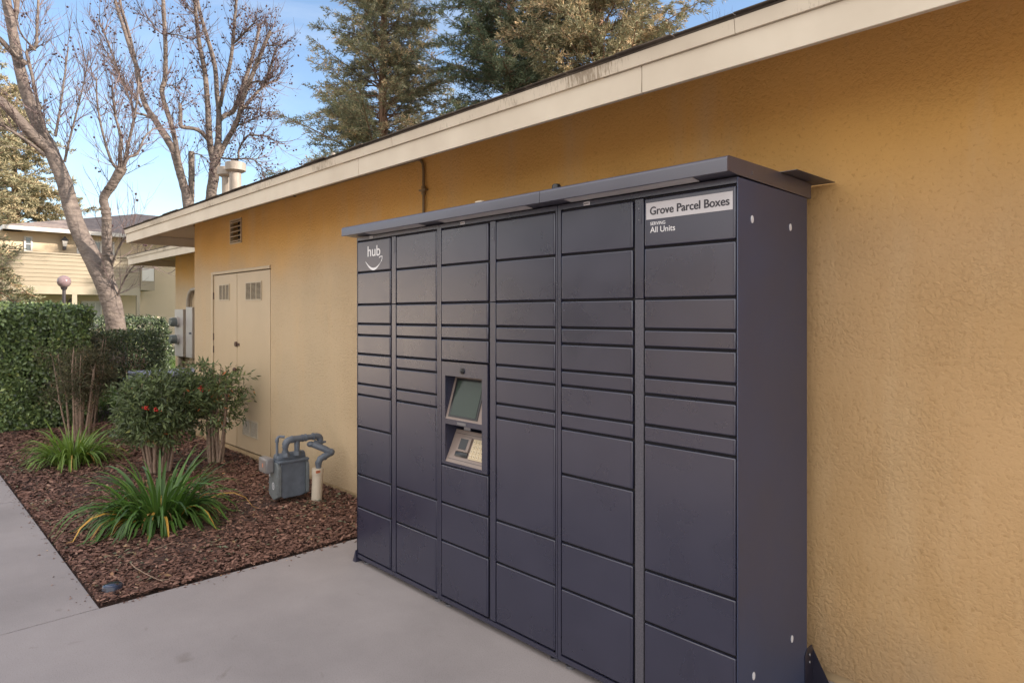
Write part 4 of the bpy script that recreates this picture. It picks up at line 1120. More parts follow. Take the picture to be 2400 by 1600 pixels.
w = MB(); w.box(BX+.101,BX+.12,4.78,5.21,2.9,3.42); w.build('bay_window', M['white'], fb)
for y0,y1 in ((.26,.44),(2.40,2.56),(4.60,4.72)):
    w = MB(); w.box(BX-.1,BX+.04,y0,y1,-.05,2.299); w.build('post', M['fartrim'], fb)
def window(x, y0, y1, z0, z1, cols, parent, fillm, rows=1):
    f_ = MB(); t=.06
    f_.box(x,x+.05,y0,y1,z0,z0+t); f_.box(x,x+.05,y0,y1,z1-t,z1); f_.box(x,x+.05,y0,y0+t,z0+t,z1-t); f_.box(x,x+.05,y1-t,y1,z0+t,z1-t)
    for k in range(1,cols):
        yc=y0+(y1-y0)*k/cols; f_.box(x,x+.045,yc-.025,yc+.025,z0+t,z1-t)
    for k in range(1,rows):
        zc=z0+(z1-z0)*k/rows; f_.box(x,x+.043,y0+t,y1-t,zc-.02,zc+.02)
    w_ = f_.build('window', M['white'], parent)
    g_ = MB(); g_.quad((x+.015,y0+t,z0+t),(x+.015,y1-t,z0+t),(x+.015,y1-t,z1-t),(x+.015,y0+t,z1-t)); g_.build('pane', fillm, w_)
window(FX+.001,1.11,1.38,3.95,4.55,1,fb,M['pane'],2)
window(FX+.001,3.18,4.15,3.0,4.55,2,fb,M['pane'],2)
window(FX+.001,2.98,3.70,.95,2.08,3,fb,M['blind'])
window(FX+.001,1.02+.08,1.45,.9,2.14,1,fb,M['white'])
w = MB(); w.box(FX+.001,FX+.02,2.83,3.17,2.98,4.62); w.build('door_panel', M['white'], fb)
w = MB(); w.box(FX-6,FX-.001,-.9,1.058,-0.1,4.70); w.build('end_wing', M['farwall'], fb)
w = MB(); w.box(FX+.001,FX+.006,.50,1.02,-.05,2.2); w.build('glazed_door', M['pane'], fb)
for y,z in ((2.40,4.45),(2.62,2.02)):
    w = MB(); w.prism([(FX+.05,y-.13,z),(FX+.05,y+.13,z),(FX+.05,y,z+.18)],(.18,0,0)); w.box(FX+.001,FX+.2,y-.05,y+.05,z-.35,z-.22)
    lt = w.build('wall_lantern', M['post'], fb)
    w = MB(); w.prism([(FX+.07,y-.09,z-.002),(FX+.07,y-.06,z-.218),(FX+.07,y+.06,z-.218),(FX+.07,y+.09,z-.002)],(.14,0,0)); w.build('lantern_glass', M['white'], lt)
w = MB()
def hipx(mb, x0,x1,y0,y1,z,pitch):
    d=(x1-x0)/2; h=d*pitch; xm=(x0+x1)/2
    a,b_,c_,d_=(x0,y0,z),(x1,y0,z),(x1,y1,z),(x0,y1,z); r0,r1=(xm,y0+d,z+h),(xm,y1-d,z+h)
    mb.poly([b_,c_,r1,r0]); mb.poly([d_,a,r0,r1]); mb.poly([a,b_,r0]); mb.poly([c_,d_,r1]); mb.poly([d_,c_,b_,a])
hipx(w, FX-11.2, FX+.6, 0.44, 17.2, 4.865, 0.285)
rfo = w.build('roof', M['farroof'], fb)
w = MB(); w.box(FX+.58,FX+.64,0.40,17.2,4.71,4.86); w.box(FX-11.2,FX+.58,0.40,0.44,4.71,4.86); w.build('fascia', M['white'], rfo)
w = MB(); w.box(FX-.6,FX+.57,.45,17.1,4.80,4.84); w.build('soffit', M['soffit'], rfo)
w = MB(); w.box(FX-2.0,FX-1.2,7.0,8.1,5.56,5.70); w.build('skylight', M['white'], rfo)
# small white rail beyond the trunk
fr_ = MB()
for y in (2.6,3.2,3.8): fr_.box(-24.03,-23.97,y-.03,y+.03,-.05,1.45)
fr_.box(-24.04,-23.96,2.5,3.9,1.38,1.47); fr_.box(-24.02,-23.98,2.5,3.9,1.1,1.15)
tag(fr_.build('railing', M['fartrim']), 'low cream railing beyond the bare tree trunk', 'railing')

# lamp post
p = S(150,660,17.5)
lp = empty('lamp_post', (p.x,p.y,0), 'path lamp with smoky pink globe on a dark post above the hedge', 'lamp post')
b = MB(); b.tube([(p.x,p.y,-.05),(p.x,p.y,p.z-.20)],.042,12); b.tube([(p.x,p.y,p.z-.22),(p.x,p.y,p.z-.15)],[.06,.085],12); b.build('post', M['post'], lp, smooth=True)
b = MB(); b.ball(p,.165,1,1,1,24,16); b.build('globe', M['globe'], lp, smooth=True)

# ------------------------------------------------------------------ clipped shrubs
def surf_leaves(n, fn, rng, Lr, Wr, out=0.5, jit=0.05, up=0.2):
    """fn(n) -> points, outward normals"""
    P,Nn = fn(n)
    P = P + rng.normal(0,jit,(n,3))
    rv = nrm(rng.normal(0,1,(n,3)))
    D = nrm(Nn*out + rv + np.array([0,0,up]))
    return P, D, nrm(Nn + 0.6*nrm(rng.normal(0,1,(n,3)))), rng.uniform(*Lr,n), rng.uniform(*Wr,n)

def clump_field(P, rng, k, r):
    """value per point from random blobs: light and dark clumps"""
    c = P[rng.integers(0,len(P),k)]; s = rng.uniform(-1,1,k); out = np.zeros(len(P))
    for ci,si in zip(c,s): out += si*np.exp(-np.sum((P-ci)**2,1)/(2*r*r))
    return out

def box_hedge(name, x0,x1,y0,y1,z0,z1, n, mt, label, seed, L=(.035,.065), W=(.018,.032), roundr=.25, cat='hedge'):
    rng = np.random.default_rng(seed)
    h = empty(name, ((x0+x1)/2,(y0+y1)/2,0), label, cat)
    def fn(n):
        u = rng.uniform(-1,1,(n,3)); ax = rng.choice(3,n,p=[.4,.3,.3]); sg = np.where(rng.random(n)<.5,-1,1)
        sg[ax==2] = 1; sg[(ax==0)&(rng.random(n)<.6)] = 1
        u[np.arange(n),ax] = sg
        hx,hy,hz = (x1-x0)/2,(y1-y0)/2,(z1-z0)/2
        P = u*np.array([hx,hy,hz])
        inner = np.clip(P, [-hx+roundr,-hy+roundr,-hz],[hx-roundr,hy-roundr,hz-roundr*.6])
        d = P-inner; dl = np.linalg.norm(d,axis=1,keepdims=True); 
        N = nrm(d+1e-6); P = inner + N*np.minimum(dl,roundr)
        P = P + np.array([(x0+x1)/2,(y0+y1)/2,(z0+z1)/2])
        # lumpy surface
        w_ = .045*np.sin(P[:,0]*5.1+P[:,2]*3.7)+.04*np.sin(P[:,1]*6.3+1.3)*np.cos(P[:,2]*4.9)+.03*np.sin(P[:,1]*13+P[:,2]*11)
        P = P + N*(w_.reshape(-1,1)) - N*np.abs(rng.normal(0,.05,(n,1)))
        return P,N
    P,D,N,L_,W_ = surf_leaves(n, fn, rng, L, W, .30, .020, .15)
    holes = P[rng.integers(0,n,70)]; keep = np.ones(n,bool)
    for hc in holes: keep &= ~((np.linalg.norm(P-hc,axis=1) < rng.uniform(.04,.10)) & (rng.random(n)<.8))
    P,D,N,L_,W_ = P[keep],D[keep],N[keep],L_[keep],W_[keep]; n2 = len(P); L_ = L_*rng.uniform(.6,1.15,n2)
    v = np.clip(.40+.24*rng.normal(0,1,n2)+.20*clump_field(P,rng,70,.14),0,1)
    leaves('foliage', mt, h, P,D,N,L_,W_, .22, v, rng)
    # inner twigs
    t = MB(); rr = random.Random(seed)
    for k in range(90):
        bx=rr.uniform(x0+.25,x1-.15); by=rr.uniform(y0+.15,y1-.15)
        ex=bx+rr.uniform(-.35,.35); ey=by+rr.uniform(-.35,.35); ez=rr.uniform(z0+.3,z1-.1)
        ex=min(max(ex,x0+.06),x1-.05); ey=min(max(ey,y0+.05),y1-.05)
        t.tube([(bx,by,-.03),((bx+ex)/2+rr.uniform(-.05,.05),(by+ey)/2,ez*.5),(ex,ey,ez)],[.012,.008,.003],5)
    t.build('branches', M['cane'], h)
    # dark mass of inner foliage
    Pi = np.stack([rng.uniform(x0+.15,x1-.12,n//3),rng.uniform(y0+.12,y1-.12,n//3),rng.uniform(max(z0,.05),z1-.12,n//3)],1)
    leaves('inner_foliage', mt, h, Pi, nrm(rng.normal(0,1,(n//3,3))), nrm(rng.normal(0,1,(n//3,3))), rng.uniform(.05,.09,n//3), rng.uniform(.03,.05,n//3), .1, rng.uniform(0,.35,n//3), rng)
    return h
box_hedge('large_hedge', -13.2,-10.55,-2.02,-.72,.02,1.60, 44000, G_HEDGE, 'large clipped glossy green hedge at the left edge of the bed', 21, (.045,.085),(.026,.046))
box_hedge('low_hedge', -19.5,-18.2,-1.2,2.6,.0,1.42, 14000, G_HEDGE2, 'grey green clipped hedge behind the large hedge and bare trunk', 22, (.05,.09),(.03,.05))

def ball_shrub(name, c, rx, ry, z0, z1, n, mt, label, seed, L=(.035,.06), W=(.015,.028), gaps=10):
    rng = np.random.default_rng(seed); h = empty(name, (c[0],c[1],0), label, 'shrub')
    u = nrm(rng.normal(0,1,(n,3))); rad = np.cbrt(rng.uniform(.25,1.0,n)).reshape(-1,1)
    # flattened box-ish ball
    q = np.sign(u)*np.abs(u)**0.72; q = q/np.maximum(np.max(np.abs(q),1,keepdims=True)**.5,1e-6)
    P = q*rad*np.array([rx,ry,(z1-z0)/2]); 
    # leave holes
    hc = nrm(rng.normal(0,1,(gaps,3)))*.75*np.array([rx,ry,(z1-z0)/2]); keep = np.ones(n,bool)
    for k in range(gaps): keep &= ~((np.linalg.norm(P-hc[k],axis=1) < rng.uniform(.05,.12)) & (rng.random(n)<.85))
    P=P[keep]; u=u[keep]; n=len(P)
    P = P+np.array([c[0],c[1],(z0+z1)/2])
    D = nrm(u*.8+nrm(rng.normal(0,1,(n,3)))+np.array([0,0,.15]))
    v = np.clip(.40+.22*rng.normal(0,1,n)+.2*clump_field(P,rng,24,.14)+.1*u[:,2],0,1)
    leaves('foliage', mt, h, P,D,nrm(rng.normal(0,1,(n,3))+u),rng.uniform(*L,n),rng.uniform(*W,n),.2,v,rng)
    t=MB(); rr=random.Random(seed)
    for k in range(40):
        a=rr.uniform(0,6.28); r0=rr.uniform(0,.08); r1=rr.uniform(.2,.85)
        p0=(c[0]+r0*math.cos(a),c[1]+r0*math.sin(a),-.03); p1=(c[0]+rx*r1*.5*math.cos(a),c[1]+ry*r1*.5*math.sin(a),z0*1.0+.1); p2=(c[0]+rx*r1*math.cos(a),c[1]+ry*r1*math.sin(a),rr.uniform(z0+.2,z1-.08))
        t.tube([p0,p1,p2],[.013,.009,.003],5)
    t.build('branches', M['cane'], h)
    return h
ball_shrub('clipped_shrub', (-11.50,-.06), .52,.46,.40,1.29, 7600, G_HEDGE2, 'dark round topped clipped shrub in front of the electric meters', 31)

def cane_shrub(name, c, rx, ry, H, n, mt, label, seed, canes=16, low=.25, L=(.03,.055), W=(.010,.018), berries=0, splay=.35, skirt=.15):
    """nandina-like: many upright canes, feathery compound leaves mostly at the top"""
    rng = np.random.default_rng(seed); rr = random.Random(seed)
    h = empty(name, (c[0],c[1],0), label, 'shrub')
    t = MB(); anchors=[]
    for k in range(canes):
        a=rr.uniform(0,6.28); q=math.sqrt(rr.random())
        b0=Vector((c[0]+rx*splay*q*math.cos(a), c[1]+ry*splay*q*math.sin(a), -.03))
        hh=H*rr.uniform(.72,.98)
        tp=Vector((c[0]+rx*.78*q*math.cos(a)+rr.uniform(-.04,.04), c[1]+ry*.78*q*math.sin(a)+rr.uniform(-.04,.04), hh))
        mid=(b0+tp)/2+Vector((rr.uniform(-.03,.03),rr.uniform(-.03,.03),0))
        pl=[b0,(b0*2+mid)/3+Vector((rr.uniform(-.01,.01),rr.uniform(-.01,.01),0)),mid,(mid+tp)/2+Vector((rr.uniform(-.02,.02),rr.uniform(-.02,.02),0)),tp]
        r0=rr.uniform(.008,.0165); t.tube(pl,[r0,r0*.9,r0*.8,r0*.6,r0*.3],6)
        for m_ in range(6):
            f_=rr.uniform(.45,1.0); i0=min(3,int(f_*4)); pp_=pl[i0].lerp(pl[i0+1], f_*4-i0)
            aa=rr.uniform(0,6.28); ln=rr.uniform(.08,.2)
            q1=pp_+Vector((math.cos(aa)*ln,math.sin(aa)*ln,rr.uniform(.0,.12)))
            t.tube([pp_,(pp_+q1)/2+Vector((0,0,.015)),q1],[.003,.002,.0012],4)
            anchors.append(q1)
    t.build('canes', M['cane'], h)
    A = np.array([[*p] for p in anchors])
    # sprays round each anchor, plus a trimmed dome of foliage
    k = int(n*.45); idx = rng.integers(0,len(A),k)
    P1 = A[idx]+rng.normal(0,.05,(k,3))
    k2 = n-k; u = nrm(rng.normal(0,1,(k2,3))); u = np.sign(u)*np.abs(u)**.7; ra = np.cbrt(rng.uniform(.2,1,k2)).reshape(-1,1)
    P2 = u*ra*np.array([rx,ry,H*.27])+np.array([c[0],c[1],H*.72])
    P = np.concatenate([P1,P2]); 
    ks = int(n*skirt); P3=np.stack([c[0]+rng.normal(0,rx*.55,ks),c[1]+rng.normal(0,ry*.55,ks),rng.uniform(.05,H*.55,ks)],1); P=np.concatenate([P,P3])
    P = P[(P[:,2]>low*H*.3)&(P[:,2]<H*1.03+rng.normal(0,.02,len(P)))]
    # group leaves into little sprays pointing the same way
    g_ = 5; n3=len(P)//g_; B=P[:n3]; cd=nrm(np.stack([B[:,0]-c[0],B[:,1]-c[1],np.full(n3,.03)],1)+rng.normal(0,.7,(n3,3)))
    Pn=[];Dn=[]
    for q in range(g_):
        Pn.append(B+cd*(.018*q)); sd=nrm(np.cross(cd,rng.normal(0,1,(n3,3)))); Dn.append(nrm(cd+sd*(.9 if q<g_-1 else .1)))
    Pn=np.concatenate(Pn);Dn=np.concatenate(Dn);m_=len(Pn)
    v=np.clip(.42+.2*rng.normal(0,1,m_)+.18*clump_field(Pn,rng,20,.10),0,1)
    leaves('foliage', mt, h, Pn,Dn,nrm(rng.normal(0,1,(m_,3))+np.array([0,0,1.0])),rng.uniform(*L,m_),rng.uniform(*W,m_),.2,v,rng)
    if berries:
        mb=MB()
        for cx_,cy_,cz_ in berries:
            for k in range(16): mb.ball((cx_+rr.gauss(0,.014),cy_+rr.gauss(0,.014),cz_+rr.gauss(0,.014)),.0065,n=6,rings=4)
        mb.build('berries', mat('red_berries',(0.55,0.02,0.015),0.3,var=.2,vscale=40), h, smooth=True)
    return h
cane_shrub('nandina_shrub', (-6.92,-.90), .29,.29,.95, 8200, G_NAND, 'clipped green shrub with red berries in the middle of the bed', 41, canes=32, berries=[(-6.58,-1.10,.675),(-6.56,-1.02,.655)], skirt=.75, L=(.040,.080), W=(.014,.025))
cane_shrub('nandina_shrub', (-6.93,-.37), .19,.19,1.03, 2600, G_NAND, 'slender green shrub with bare canes beside the beige doors', 42, canes=16, berries=[(-6.72,-.58,.80)], skirt=.20, L=(.04,.075), W=(.013,.023))
cane_shrub('nandina_shrub', (-9.45,-1.08), .50,.46,1.16, 7500, G_BROWN, 'sparse olive brown shrub with dry canes next to the large hedge', 43, canes=18, L=(.025,.05), W=(.007,.012), skirt=.15)
cane_shrub('nandina_shrub', (-10.9,-.72), .40,.40,1.28, 5000, G_BROWN, 'feathery grey olive shrub between the large hedge and the dark clipped shrub', 44, canes=12, L=(.025,.05), W=(.007,.012), skirt=.1)
cane_shrub('nandina_shrub', (-10.4,-.10), .32,.30,.62, 3000, G_NAND, 'low green shrub behind the corner of the concrete pad', 45, canes=8, skirt=.5)

# ------------------------------------------------------------------ strap leaved clumps
def strap_clump(c, n, Lr, W0, mt, label, seed, spread=.10, hang=1.0, orange=.12):
    rng = np.random.default_rng(seed); seg=7
    a=rng.uniform(0,2*np.pi,n); L=rng.uniform(*Lr,n); tilt=rng.uniform(.25,1.55,n); r0=np.sqrt(rng.random(n))*spread
    dead = rng.random(n) < orange
    tilt[dead] = rng.uniform(.8,1.5,dead.sum())
    v=np.where(dead, rng.uniform(.90,1,n), np.clip(rng.normal(.42,.2,n),0,.86))
    base=np.stack([c[0]+r0*np.cos(a),c[1]+r0*np.sin(a),np.full(n,.0)],1)
    hd=np.stack([np.cos(a),np.sin(a)],1); sd=np.stack([-np.sin(a),np.cos(a),np.zeros(n)],1)
    tw=rng.normal(0,.35,n)
    V=np.zeros((n,seg+1,3,3)); pos=base.copy(); ang=tilt*.45
    bend=(tilt*hang*1.5)/seg + rng.uniform(.0,.10,n)
    for s_ in range(seg+1):
        f_=s_/seg
        wv=(W0*rng.uniform(.9,1.1,n)*0+W0)*np.clip(1.05-f_**2.2,.03,1)*(.75+.5*min(1,f_*3))*.7
        wv = wv*(0.7+0.6*((v*97)%1))
        d3=np.stack([np.sin(ang)*hd[:,0],np.sin(ang)*hd[:,1],np.cos(ang)],1)
        nn=np.cross(sd,d3)
        side=sd*np.cos(tw*f_)[:,None]+nn*np.sin(tw*f_)[:,None]
        V[:,s_,0]=pos+side*wv[:,None]*.5; V[:,s_,1]=pos-nn*wv[:,None]*.16*-1; V[:,s_,2]=pos-side*wv[:,None]*.5
        pos=pos+d3*(L/seg)[:,None]; pos[:,2]=np.maximum(pos[:,2],.018+rng.uniform(0,.01,n)); ang=np.minimum(ang+bend*(1+.8*f_),2.6)
    Vf=V.reshape(-1,3); F=[]
    i=np.arange(n)*(seg+1)*3
    for s_ in range(seg):
        for q in range(2):
            F.append(np.stack([i+s_*3+q,i+s_*3+q+1,i+(s_+1)*3+q+1,i+(s_+1)*3+q],1))
    F=np.concatenate(F)
    o=numpy_mesh('strap_leaf_plant', Vf, F, mt, None, np.repeat(v,(seg+1)*3), (c[0],c[1],0))
    o.data.polygons.foreach_set('use_smooth',[True]*len(o.data.polygons))
    return tag(o,label,'plant')
strap_clump((-5.28,-1.36), 360, (.28,.64), .030, G_STRAP, 'large green strap leaved clump with orange withered blades', 51, .23, 1.2, .12)
strap_clump((-7.95,-1.42), 300, (.28,.58), .022, G_STRAP2, 'bright yellow green grassy clump at the back of the bed', 52, .20, 1.2, .05)

# ------------------------------------------------------------------ bare sycamores
def rand_dir(rr, d, spread):
    v = Vector((rr.gauss(0,1),rr.gauss(0,1),rr.gauss(0,1))).normalized()
    return (d.normalized()+v*spread).normalized()
def twig(mb, rr, p, d, L, r, depth, pods, podp, up=.12):
    n=5; pts=[p.copy()]; dd=d.copy(); step=L/n
    for k in range(n):
        dd=rand_dir(rr,dd+Vector((0,0,up)),.13); pts.append(pts[-1]+dd*step)
    mb.tube(pts,[r*(1-.75*k/n) for k in range(n+1)],3,cap=False)
    if depth>0:
        for k in range(rr.choice((3,4,5))):
            i=rr.randint(1,n-1); nd=rand_dir(rr,(pts[i+1]-pts[i]).normalized(),.75)
            twig(mb,rr,pts[i],nd,L*rr.uniform(.35,.6),r*.55,depth-1,pods,podp,up)
    if pods is not None and rr.random()<podp:
        for k in range(rr.choice((1,1,2,3))):
            q=pts[rr.randint(2,n)]+Vector((rr.uniform(-.05,.05),rr.uniform(-.05,.05),-rr.uniform(.05,.14)))
            pods.ball(q,rr.uniform(.018,.030),n=6,rings=4)
def smooth_path(pts, per=4):
    out=[]; n=len(pts)
    for i in range(n-1):
        p0=pts[max(0,i-1)];p1=pts[i];p2=pts[i+1];p3=pts[min(n-1,i+2)]
        for k in range(per):
            t=k/per; t2=t*t;t3=t2*t
            out.append(tuple(.5*((2*p1[j])+(-p0[j]+p2[j])*t+(2*p0[j]-5*p1[j]+4*p2[j]-p3[j])*t2+(-p0[j]+3*p1[j]-3*p2[j]+p3[j])*t3) for j in range(4)))
    out.append(tuple(pts[-1])); return out
def bare_tree(label, base_s, trunk, limbs, seed, twigs, podp, tl=(.5,1.1)):
    """trunk and limbs: lists of (px,py,width_px,depth offset); each a limb of real thickness at its own depth"""
    rr=random.Random(seed)
    def conv(l): 
        o=[]
        for px,py,wd,ds in l:
            s_=base_s+ds; P=S(px,py,s_); o.append((P.x,P.y,P.z,wd/1522*s_/2))
        return smooth_path(o)
    T_=conv(trunk); 
    t=empty('bare_tree',(T_[0][0],T_[0][1],0),label,'tree')
    mb=MB()
    T_=[(T_[0][0],T_[0][1],-.1,T_[0][3]*1.25),(T_[0][0],T_[0][1],.4,T_[0][3]*1.08)]+T_ if T_[0][2]>.5 else T_
    mb.tube([p[:3] for p in T_],[p[3] for p in T_],14,wob=.05,rnd=rr)
    tr=mb.build('trunk',M['bark'],t,smooth=True)
    tw=MB(); pods=MB() if podp>0 else None
    for limb in limbs:
        lp_,dens,stub=limb
        c_=conv(lp_); lm=MB(); lm.tube([p[:3] for p in c_],[p[3] for p in c_],10,wob=.06,rnd=rr)
        # knobs
        for k in range(max(1,len(c_)//4)):
            q=c_[rr.randrange(len(c_))]; lm.ball(q[:3],q[3]*1.18,1,1,.7,8,5)
        lm.build('limb',M['bark'],t,smooth=True)
        n=int(dens*len(c_))
        for k in range(n):
            i=min(len(c_)-2, int(len(c_)*rr.random()**.8)); q=c_[i]; d=(Vector(c_[i+1][:3])-Vector(q[:3])).normalized()
            nd=rand_dir(rr,d,.9); twig(tw,rr,Vector(q[:3])+nd*q[3]*.6,nd,rr.uniform(*tl),rr.uniform(.008,.014)*base_s/18,twigs,pods,podp)
    tw.build('twigs',M['twigbark'],t)
    if pods and pods.v: pods.build('seed_pods',M['pod'],t)['kind']='stuff'
    return t
# left tree
bare_tree('leaning bare tree with forked trunk rising behind the hedge at left', 14.0,
 [(276,860,46,0),(272,770,42,0),(262,715,42,0),(245,660,43,0),(215,600,38,.1),(185,540,35,.2),(165,480,34,.3),(148,420,32,.35),(118,350,30,.4),(88,290,27,.5),(62,220,25,.6),(42,140,23,.7),(25,50,20,.8),(2,-60,17,.9),(-20,-200,12,1.0)],
 [([(120,352,28,.4),(85,325,25,.2),(48,285,24,0),(10,245,22,-.2),(-40,205,20,-.4),(-120,120,14,-.8)],.5,False),
  ([(250,665,30,0),(252,610,24,-.1),(250,560,21,-.2),(249,500,20,-.3),(243,465,19,-.35),(262,435,20,-.4),(283,400,21,-.45),(291,391,18,-.45)],.5,True),
  ([(283,402,13,-.45),(282,360,9,-.5),(283,320,7,-.6),(270,270,5,-.7),(262,200,4,-.8)],1.6,False),
  ([(290,395,9,-.45),(300,340,7,-.3),(312,290,6,-.2),(322,230,4,-.1),(325,180,3,0)],1.6,False),
  ([(283,400,8,-.45),(262,380,6,-.6),(240,310,5,-.8),(228,240,4,-.9),(226,180,3,-1)],1.6,False),
  ([(288,398,8,-.45),(300,370,7,-.4),(322,360,6,-.3),(340,320,4,-.2),(365,300,3,0)],1.4,False),
  ([(126,362,9,.4),(108,320,8,.3),(95,270,8,.3),(82,210,7,.3),(70,155,7,.3),(63,122,7,.35),(84,108,7,.4),(87,60,6,.4),(90,0,5,.5),(92,-60,4,.5)],1.6,False),
  ([(82,118,5,.35),(50,80,4,.2),(38,40,4,.2),(30,-30,3,.2)],1.2,False),
  ([(106,365,8,.3),(70,335,7,.1),(35,312,7,-.2),(0,290,6,-.4),(-40,260,5,-.6)],1.0,False),
  ([(62,152,14,.6),(30,125,12,.4),(0,92,11,.2),(-40,60,9,0)],.8,False),
  ([(30,70,13,.8),(38,30,10,.9),(44,-20,9,1.0),(60,-90,6,1)],1.0,False),
  ([(152,378,6,.35),(160,340,5,.3),(178,270,4,.2),(195,200,3,.1),(205,150,2,0)],2.2,False),
  ([(130,320,6,.4),(140,260,5,.5),(150,190,4,.6),(160,110,3,.7)],2.4,False),
  ([(256,640,6,0),(270,600,5,-.2),(290,560,4,-.4),(320,540,3,-.5)],1.6,False),
  ([(272,700,5,0),(300,640,4,-.2),(330,610,3,-.3),(355,600,2,-.3)],1.6,False),
 ], 61, 1, .06, (.45,1.15))
def z4(l): return [(230+x/3.136, y/3.136, wd/3.136, ds) for x,y,wd,ds in l]
bare_tree('bare multi stemmed tree with one sawn stub, left of the flues', 20.0,
 z4([(672,1600,88,0),(668,1530,82,0),(650,1440,66,0),(625,1350,58,0),(600,1260,58,0),(578,1180,56,0),(550,1100,50,.1),(510,1030,48,.1),(460,950,46,.2),(410,870,44,.3),(360,800,40,.4),(322,700,36,.5),(302,600,34,.6),(285,500,32,.7),(250,400,28,.8),(215,290,28,.9),(180,180,24,1),(140,60,22,1.1),(115,-40,20,1.2),(90,-150,14,1.2)]),
 [(z4([(600,1270,46,0),(592,1180,36,-.1),(572,1060,34,-.2),(545,940,34,-.3),(510,830,33,-.3),(482,740,32,-.4),(468,660,34,-.4),(490,590,32,-.4),(495,480,31,-.4),(495,360,30,-.5),(490,230,28,-.5),(482,100,28,-.6),(478,-20,24,-.6),(470,-150,16,-.6)]),1.1,False),
  (z4([(678,1560,46,.2),(684,1440,43,.2),(686,1330,43,.2),(686,1220,42,.2),(684,1115,40,.2)]),.3,True),
  (z4([(400,872,22,.3),(340,845,17,.2),(275,825,15,0),(235,740,15,-.2),(190,630,15,-.4),(140,500,14,-.5),(100,390,13,-.6),(55,270,12,-.7),(0,150,10,-.8)]),1.4,False),
  (z4([(318,790,18,.4),(265,700,16,.2),(210,640,14,0),(150,540,12,-.1),(90,430,10,-.2),(30,340,7,-.3)]),1.6,False),
  (z4([(330,720,30,.5),(290,590,22,.8),(268,430,22,1.0),(240,300,22,1.1),(205,170,20,1.2),(170,60,18,1.3),(150,-60,16,1.4)]),1.2,False),
  (z4([(486,262,9,-.4),(430,220,8,-.2),(385,160,7,0),(330,110,5,.1)]),1.6,False),
  (z4([(495,250,9,-.5),(560,255,8,-.7),(640,275,6,-.8),(700,300,4,-.9)]),1.6,False),
  (z4([(505,640,7,-.4),(540,630,6,-.5),(575,660,4,-.6)]),1.5,False),
  (z4([(690,1130,8,.2),(740,1135,8,0),(790,1165,6,-.1),(820,1200,5,-.2)]),1.2,False),
 ], 62, 1, .20, (.5,1.2))
bare_tree('bare tree with many upright limbs and seed pods, right behind the flues', 20.6,
 z4([(828,1560,76,0),(828,1480,74,0),(835,1400,72,0),(848,1320,72,0),(856,1240,72,0),(866,1160,70,0),(880,1080,54,0),(885,1000,44,0),(888,900,40,0),(885,790,36,.1),(873,690,34,.2),(868,600,32,.3),(860,500,32,.3),(838,400,31,.4),(805,290,28,.4),(775,190,26,.5),(745,80,24,.5),(725,-30,20,.6),(710,-150,12,.6)]),
 [(z4([(850,1180,50,0),(828,1090,46,-.1),(818,1000,42,-.2),(812,900,40,-.3),(805,780,38,-.3),(796,650,36,-.4),(785,540,34,-.4),(765,430,32,-.5),(745,330,30,-.5),(730,210,28,-.6),(718,100,26,-.6),(708,-20,22,-.6),(700,-150,14,-.6)]),1.4,False),
  (z4([(805,1030,26,-.2),(760,975,28,-.4),(710,948,28,-.6),(655,940,28,-.7),(610,928,30,-.8),(605,880,28,-.8),(606,820,25,-.8),(600,764,24,-.8)]),.6,True),
  (z4([(898,780,30,0),(915,690,27,-.2),(940,590,26,-.3),(965,490,26,-.4),(982,390,25,-.5),(992,300,24,-.5),(1000,200,22,-.6),(1010,90,20,-.6),(1016,-20,18,-.7),(1020,-140,12,-.7)]),1.5,False),
  (z4([(892,885,34,.1),(930,850,34,.3),(985,825,34,.5),(1020,760,34,.6),(1050,680,32,.7),(1080,590,30,.8),(1110,500,26,.9),(1140,400,24,1.0),(1165,300,22,1.0),(1188,180,20,1.1)]),1.5,False),
  (z4([(885,1150,46,.1),(920,1080,40,.1),(965,1000,36,0),(1005,930,36,0),(1035,850,34,-.1),(1055,760,32,-.2),(1085,670,32,-.2),(1125,570,32,-.3),(1165,470,30,-.3),(1205,370,28,-.4),(1240,290,26,-.4),(1265,232,24,-.4)]),1.5,True),
  (z4([(1045,830,22,-.1),(1090,770,22,.2),(1150,700,20,.4),(1205,645,20,.5),(1260,610,16,.6),(1320,590,11,.7)]),1.6,False),
  (z4([(1190,655,18,.5),(1230,600,18,.3),(1262,510,17,.1),(1285,430,15,0),(1305,360,13,0)]),1.7,True),
  (z4([(1030,918,12,0),(1080,905,12,-.2),(1140,875,12,-.3),(1210,845,9,-.4)]),1.7,False),
  (z4([(900,1160,14,.1),(960,1168,14,-.3),(1028,1170,15,-.6),(1032,1110,15,-.7),(1060,1050,13,-.8),(1105,995,13,-.9),(1180,998,11,-1),(1255,1010,9,-1.1),(1320,1060,7,-1.2)]),1.3,False),
  (z4([(1035,1168,9,-.6),(1110,1165,9,-.6),(1165,1190,8,-.7),(1215,1250,5,-.7)]),1.6,False),
  (z4([(1000,315,18,-.5),(1050,270,16,-.7),(1100,215,14,-.8),(1150,170,10,-.9)]),1.6,False),
  (z4([(1110,610,12,-.2),(1170,598,11,-.4),(1230,600,8,-.5),(1290,560,6,-.6)]),1.5,False),
  (z4([(1225,335,11,-.3),(1290,335,10,-.4),(1358,325,8,-.4)]),1.2,False),
  (z4([(1065,795,8,-.1),(1130,790,7,-.3),(1225,830,5,-.4)]),1.5,False),
  (z4([(720,110,14,-.6),(690,90,12,-.7),(640,40,9,-.8)]),1.5,False),
 ], 63, 1, .30, (.4,1.0))

